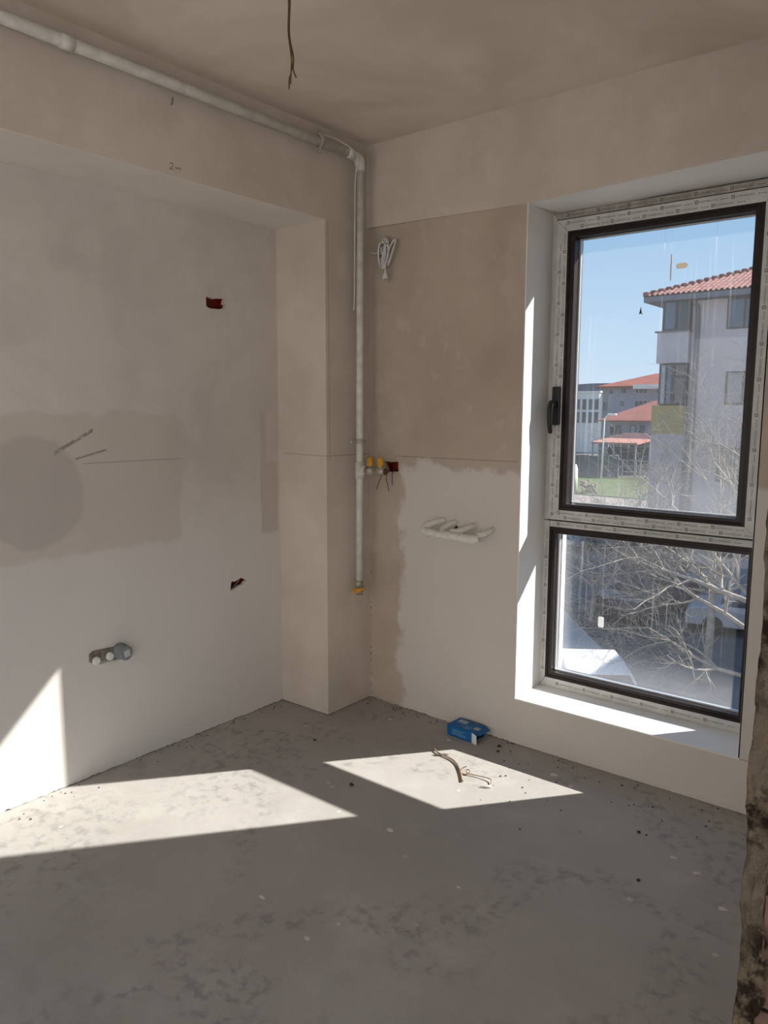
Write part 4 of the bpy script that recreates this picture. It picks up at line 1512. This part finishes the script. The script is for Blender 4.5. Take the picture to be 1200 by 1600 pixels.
car('silver car parked in front of the dark blue car', (-3.0, 22.8, G), math.radians(12), M_CARG)


# ---- bare trees
def grow(mbs, p, d, r, ln, lev, rnd, maxlev, bias, upb):
    """one branch with side branches; mbs[0] thick wood, mbs[1] twigs"""
    seg = 5 if lev < 2 else 4
    P, R_ = [p.copy()], [r]
    q = p.copy()
    dd = d.copy()
    kids = []
    for i in range(seg):
        dd = (dd + Vector((rnd.gauss(0, 0.16), rnd.gauss(0, 0.16), rnd.gauss(0, 0.13) + upb)) + bias * 0.05).normalized()
        q = q + dd * ln / seg
        P.append(q.copy())
        R_.append(r * (1 - 0.72 * (i + 1) / seg))
        if lev < maxlev and (i > 0 or lev > 0):
            kids.append((q.copy(), dd.copy(), R_[-1]))
    mbs[0 if lev < 2 else 1].tube(P, R_, 6 if lev < 2 else 3, caps=False)
    if lev >= maxlev:
        return
    for (kq, kd, kr) in kids:
        for _ in range(2 if lev < 2 else rnd.choice((1, 2))):
            ax = kd.cross(Vector((rnd.gauss(0, 1), rnd.gauss(0, 1), rnd.gauss(0, 1)))).normalized()
            ang = rnd.uniform(0.5, 1.15)
            nd = (kd * math.cos(ang) + ax * math.sin(ang)).normalized()
            grow(mbs, kq, nd, max(kr * 0.72, 0.0035), ln * rnd.uniform(0.45, 0.68), lev + 1, rnd, maxlev, bias, upb)


def tree(label, base, limbs, seed, rtr, maxlev=4, bias=Vector((0, 0, 0)), upb=0.02):
    t = thing('bare_tree', label, 'tree', base)
    rnd = random.Random(seed)
    tk_ = MB()
    top = max(l[0].z for l in limbs)
    b = Vector(base)
    cx_ = sum((l[0].x for l in limbs)) / len(limbs)
    cy_ = sum((l[0].y for l in limbs)) / len(limbs)
    tk_.tube([b, b + Vector((0.05, 0.02, (top - b.z) * 0.4)), Vector((cx_, cy_, top))], [rtr, rtr * 0.8, rtr * 0.45], 10, smooth=4)
    local(tk_.build('trunk', M_BARK), t)
    A, B = MB(), MB()
    for (p, d, r, ln, *lim) in limbs:      # a limb may carry fewer orders of side branches
        grow([A, B], p, d.normalized(), r, ln, 0, rnd, lim[0] if lim else maxlev, bias, upb)
    local(A.build('branches', M_BARK, recalc=False), t)
    tw2 = local(B.build('twigs', M_TWIG, recalc=False), t)
    tw2['kind'] = 'stuff'
    return t


V3 = Vector
tree('large bare tree spreading pale branches across the window', (-0.55, 12.6, G),
     [(V3((-0.5, 12.5, -2.9)), V3((-1.0, 0.1, 0.30)), 0.060, 2.9), (V3((-0.5, 12.6, -2.3)), V3((-1.0, -0.1, 0.02)), 0.07, 2.8),
      (V3((-0.5, 12.5, -1.6)), V3((-0.75, 0.2, 0.8)), 0.055, 2.5), (V3((-0.5, 12.6, -1.2)), V3((-0.35, 0.1, 1.0)), 0.05, 2.3),
      (V3((-0.5, 12.5, -3.6)), V3((-0.9, -0.4, -0.02)), 0.055, 2.5), (V3((-0.5, 12.6, -0.9)), V3((0.4, 0.2, 1.0)), 0.045, 2.0),
      (V3((-0.55, 12.55, -2.5)), V3((-1.75, -0.5, 2.4)), 0.05, 2.9, 1), (V3((-0.55, 12.55, -1.3)), V3((-2.24, -0.55, 1.9)), 0.045, 2.5, 1)],
     21, 0.16, 3, V3((-0.5, 0, 0.1)), 0.015)
tree('bare twiggy tree standing left of the large one', (-7.6, 20.6, G),
     [(V3((-7.6, 20.6, -4.3)), V3((-0.7, 0, 0.6)), 0.05, 1.9), (V3((-7.6, 20.6, -4.2)), V3((0.8, 0.1, 0.5)), 0.05, 2.1),
      (V3((-7.6, 20.6, -3.9)), V3((-0.2, 0.2, 1.0)), 0.05, 1.6), (V3((-7.6, 20.6, -4.0)), V3((-0.9, -0.3, 0.35)), 0.045, 1.8),
      (V3((-7.6, 20.6, -4.0)), V3((0.9, -0.3, 0.4)), 0.045, 2.2)], 33, 0.10, 4, V3((0, 0, 0)), 0.0)
tree('slender bare tree reaching up in front of the apartment block', (-3.0, 17.2, G),
     [(V3((-3.0, 17.2, -2.9)), V3((-0.9, 0, 0.75)), 0.06, 2.6), (V3((-3.0, 17.2, -2.4)), V3((-0.45, 0.1, 1.0)), 0.06, 3.0), (V3((-3.0, 17.2, -1.6)), V3((0.25, 0, 1.0)), 0.055, 2.8),
      (V3((-3.0, 17.2, -3.2)), V3((0.9, 0, 0.5)), 0.05, 2.2)],
     46, 0.12, 3, V3((0, 0, 0)), 0.03)
tree('small bare sapling at the roadside beyond the yard', (-15.8, 47, G),
     [(V3((-15.8, 47, -4.4)), V3((-0.5, 0, 1.0)), 0.05, 1.3), (V3((-15.8, 47, -4.2)), V3((0.5, 0, 1.0)), 0.05, 1.4), (V3((-15.8, 47, -4.0)), V3((0, 0, 1.0)), 0.05, 1.5)],
     52, 0.07, 2, V3((0, 0, 0)), 0.03)
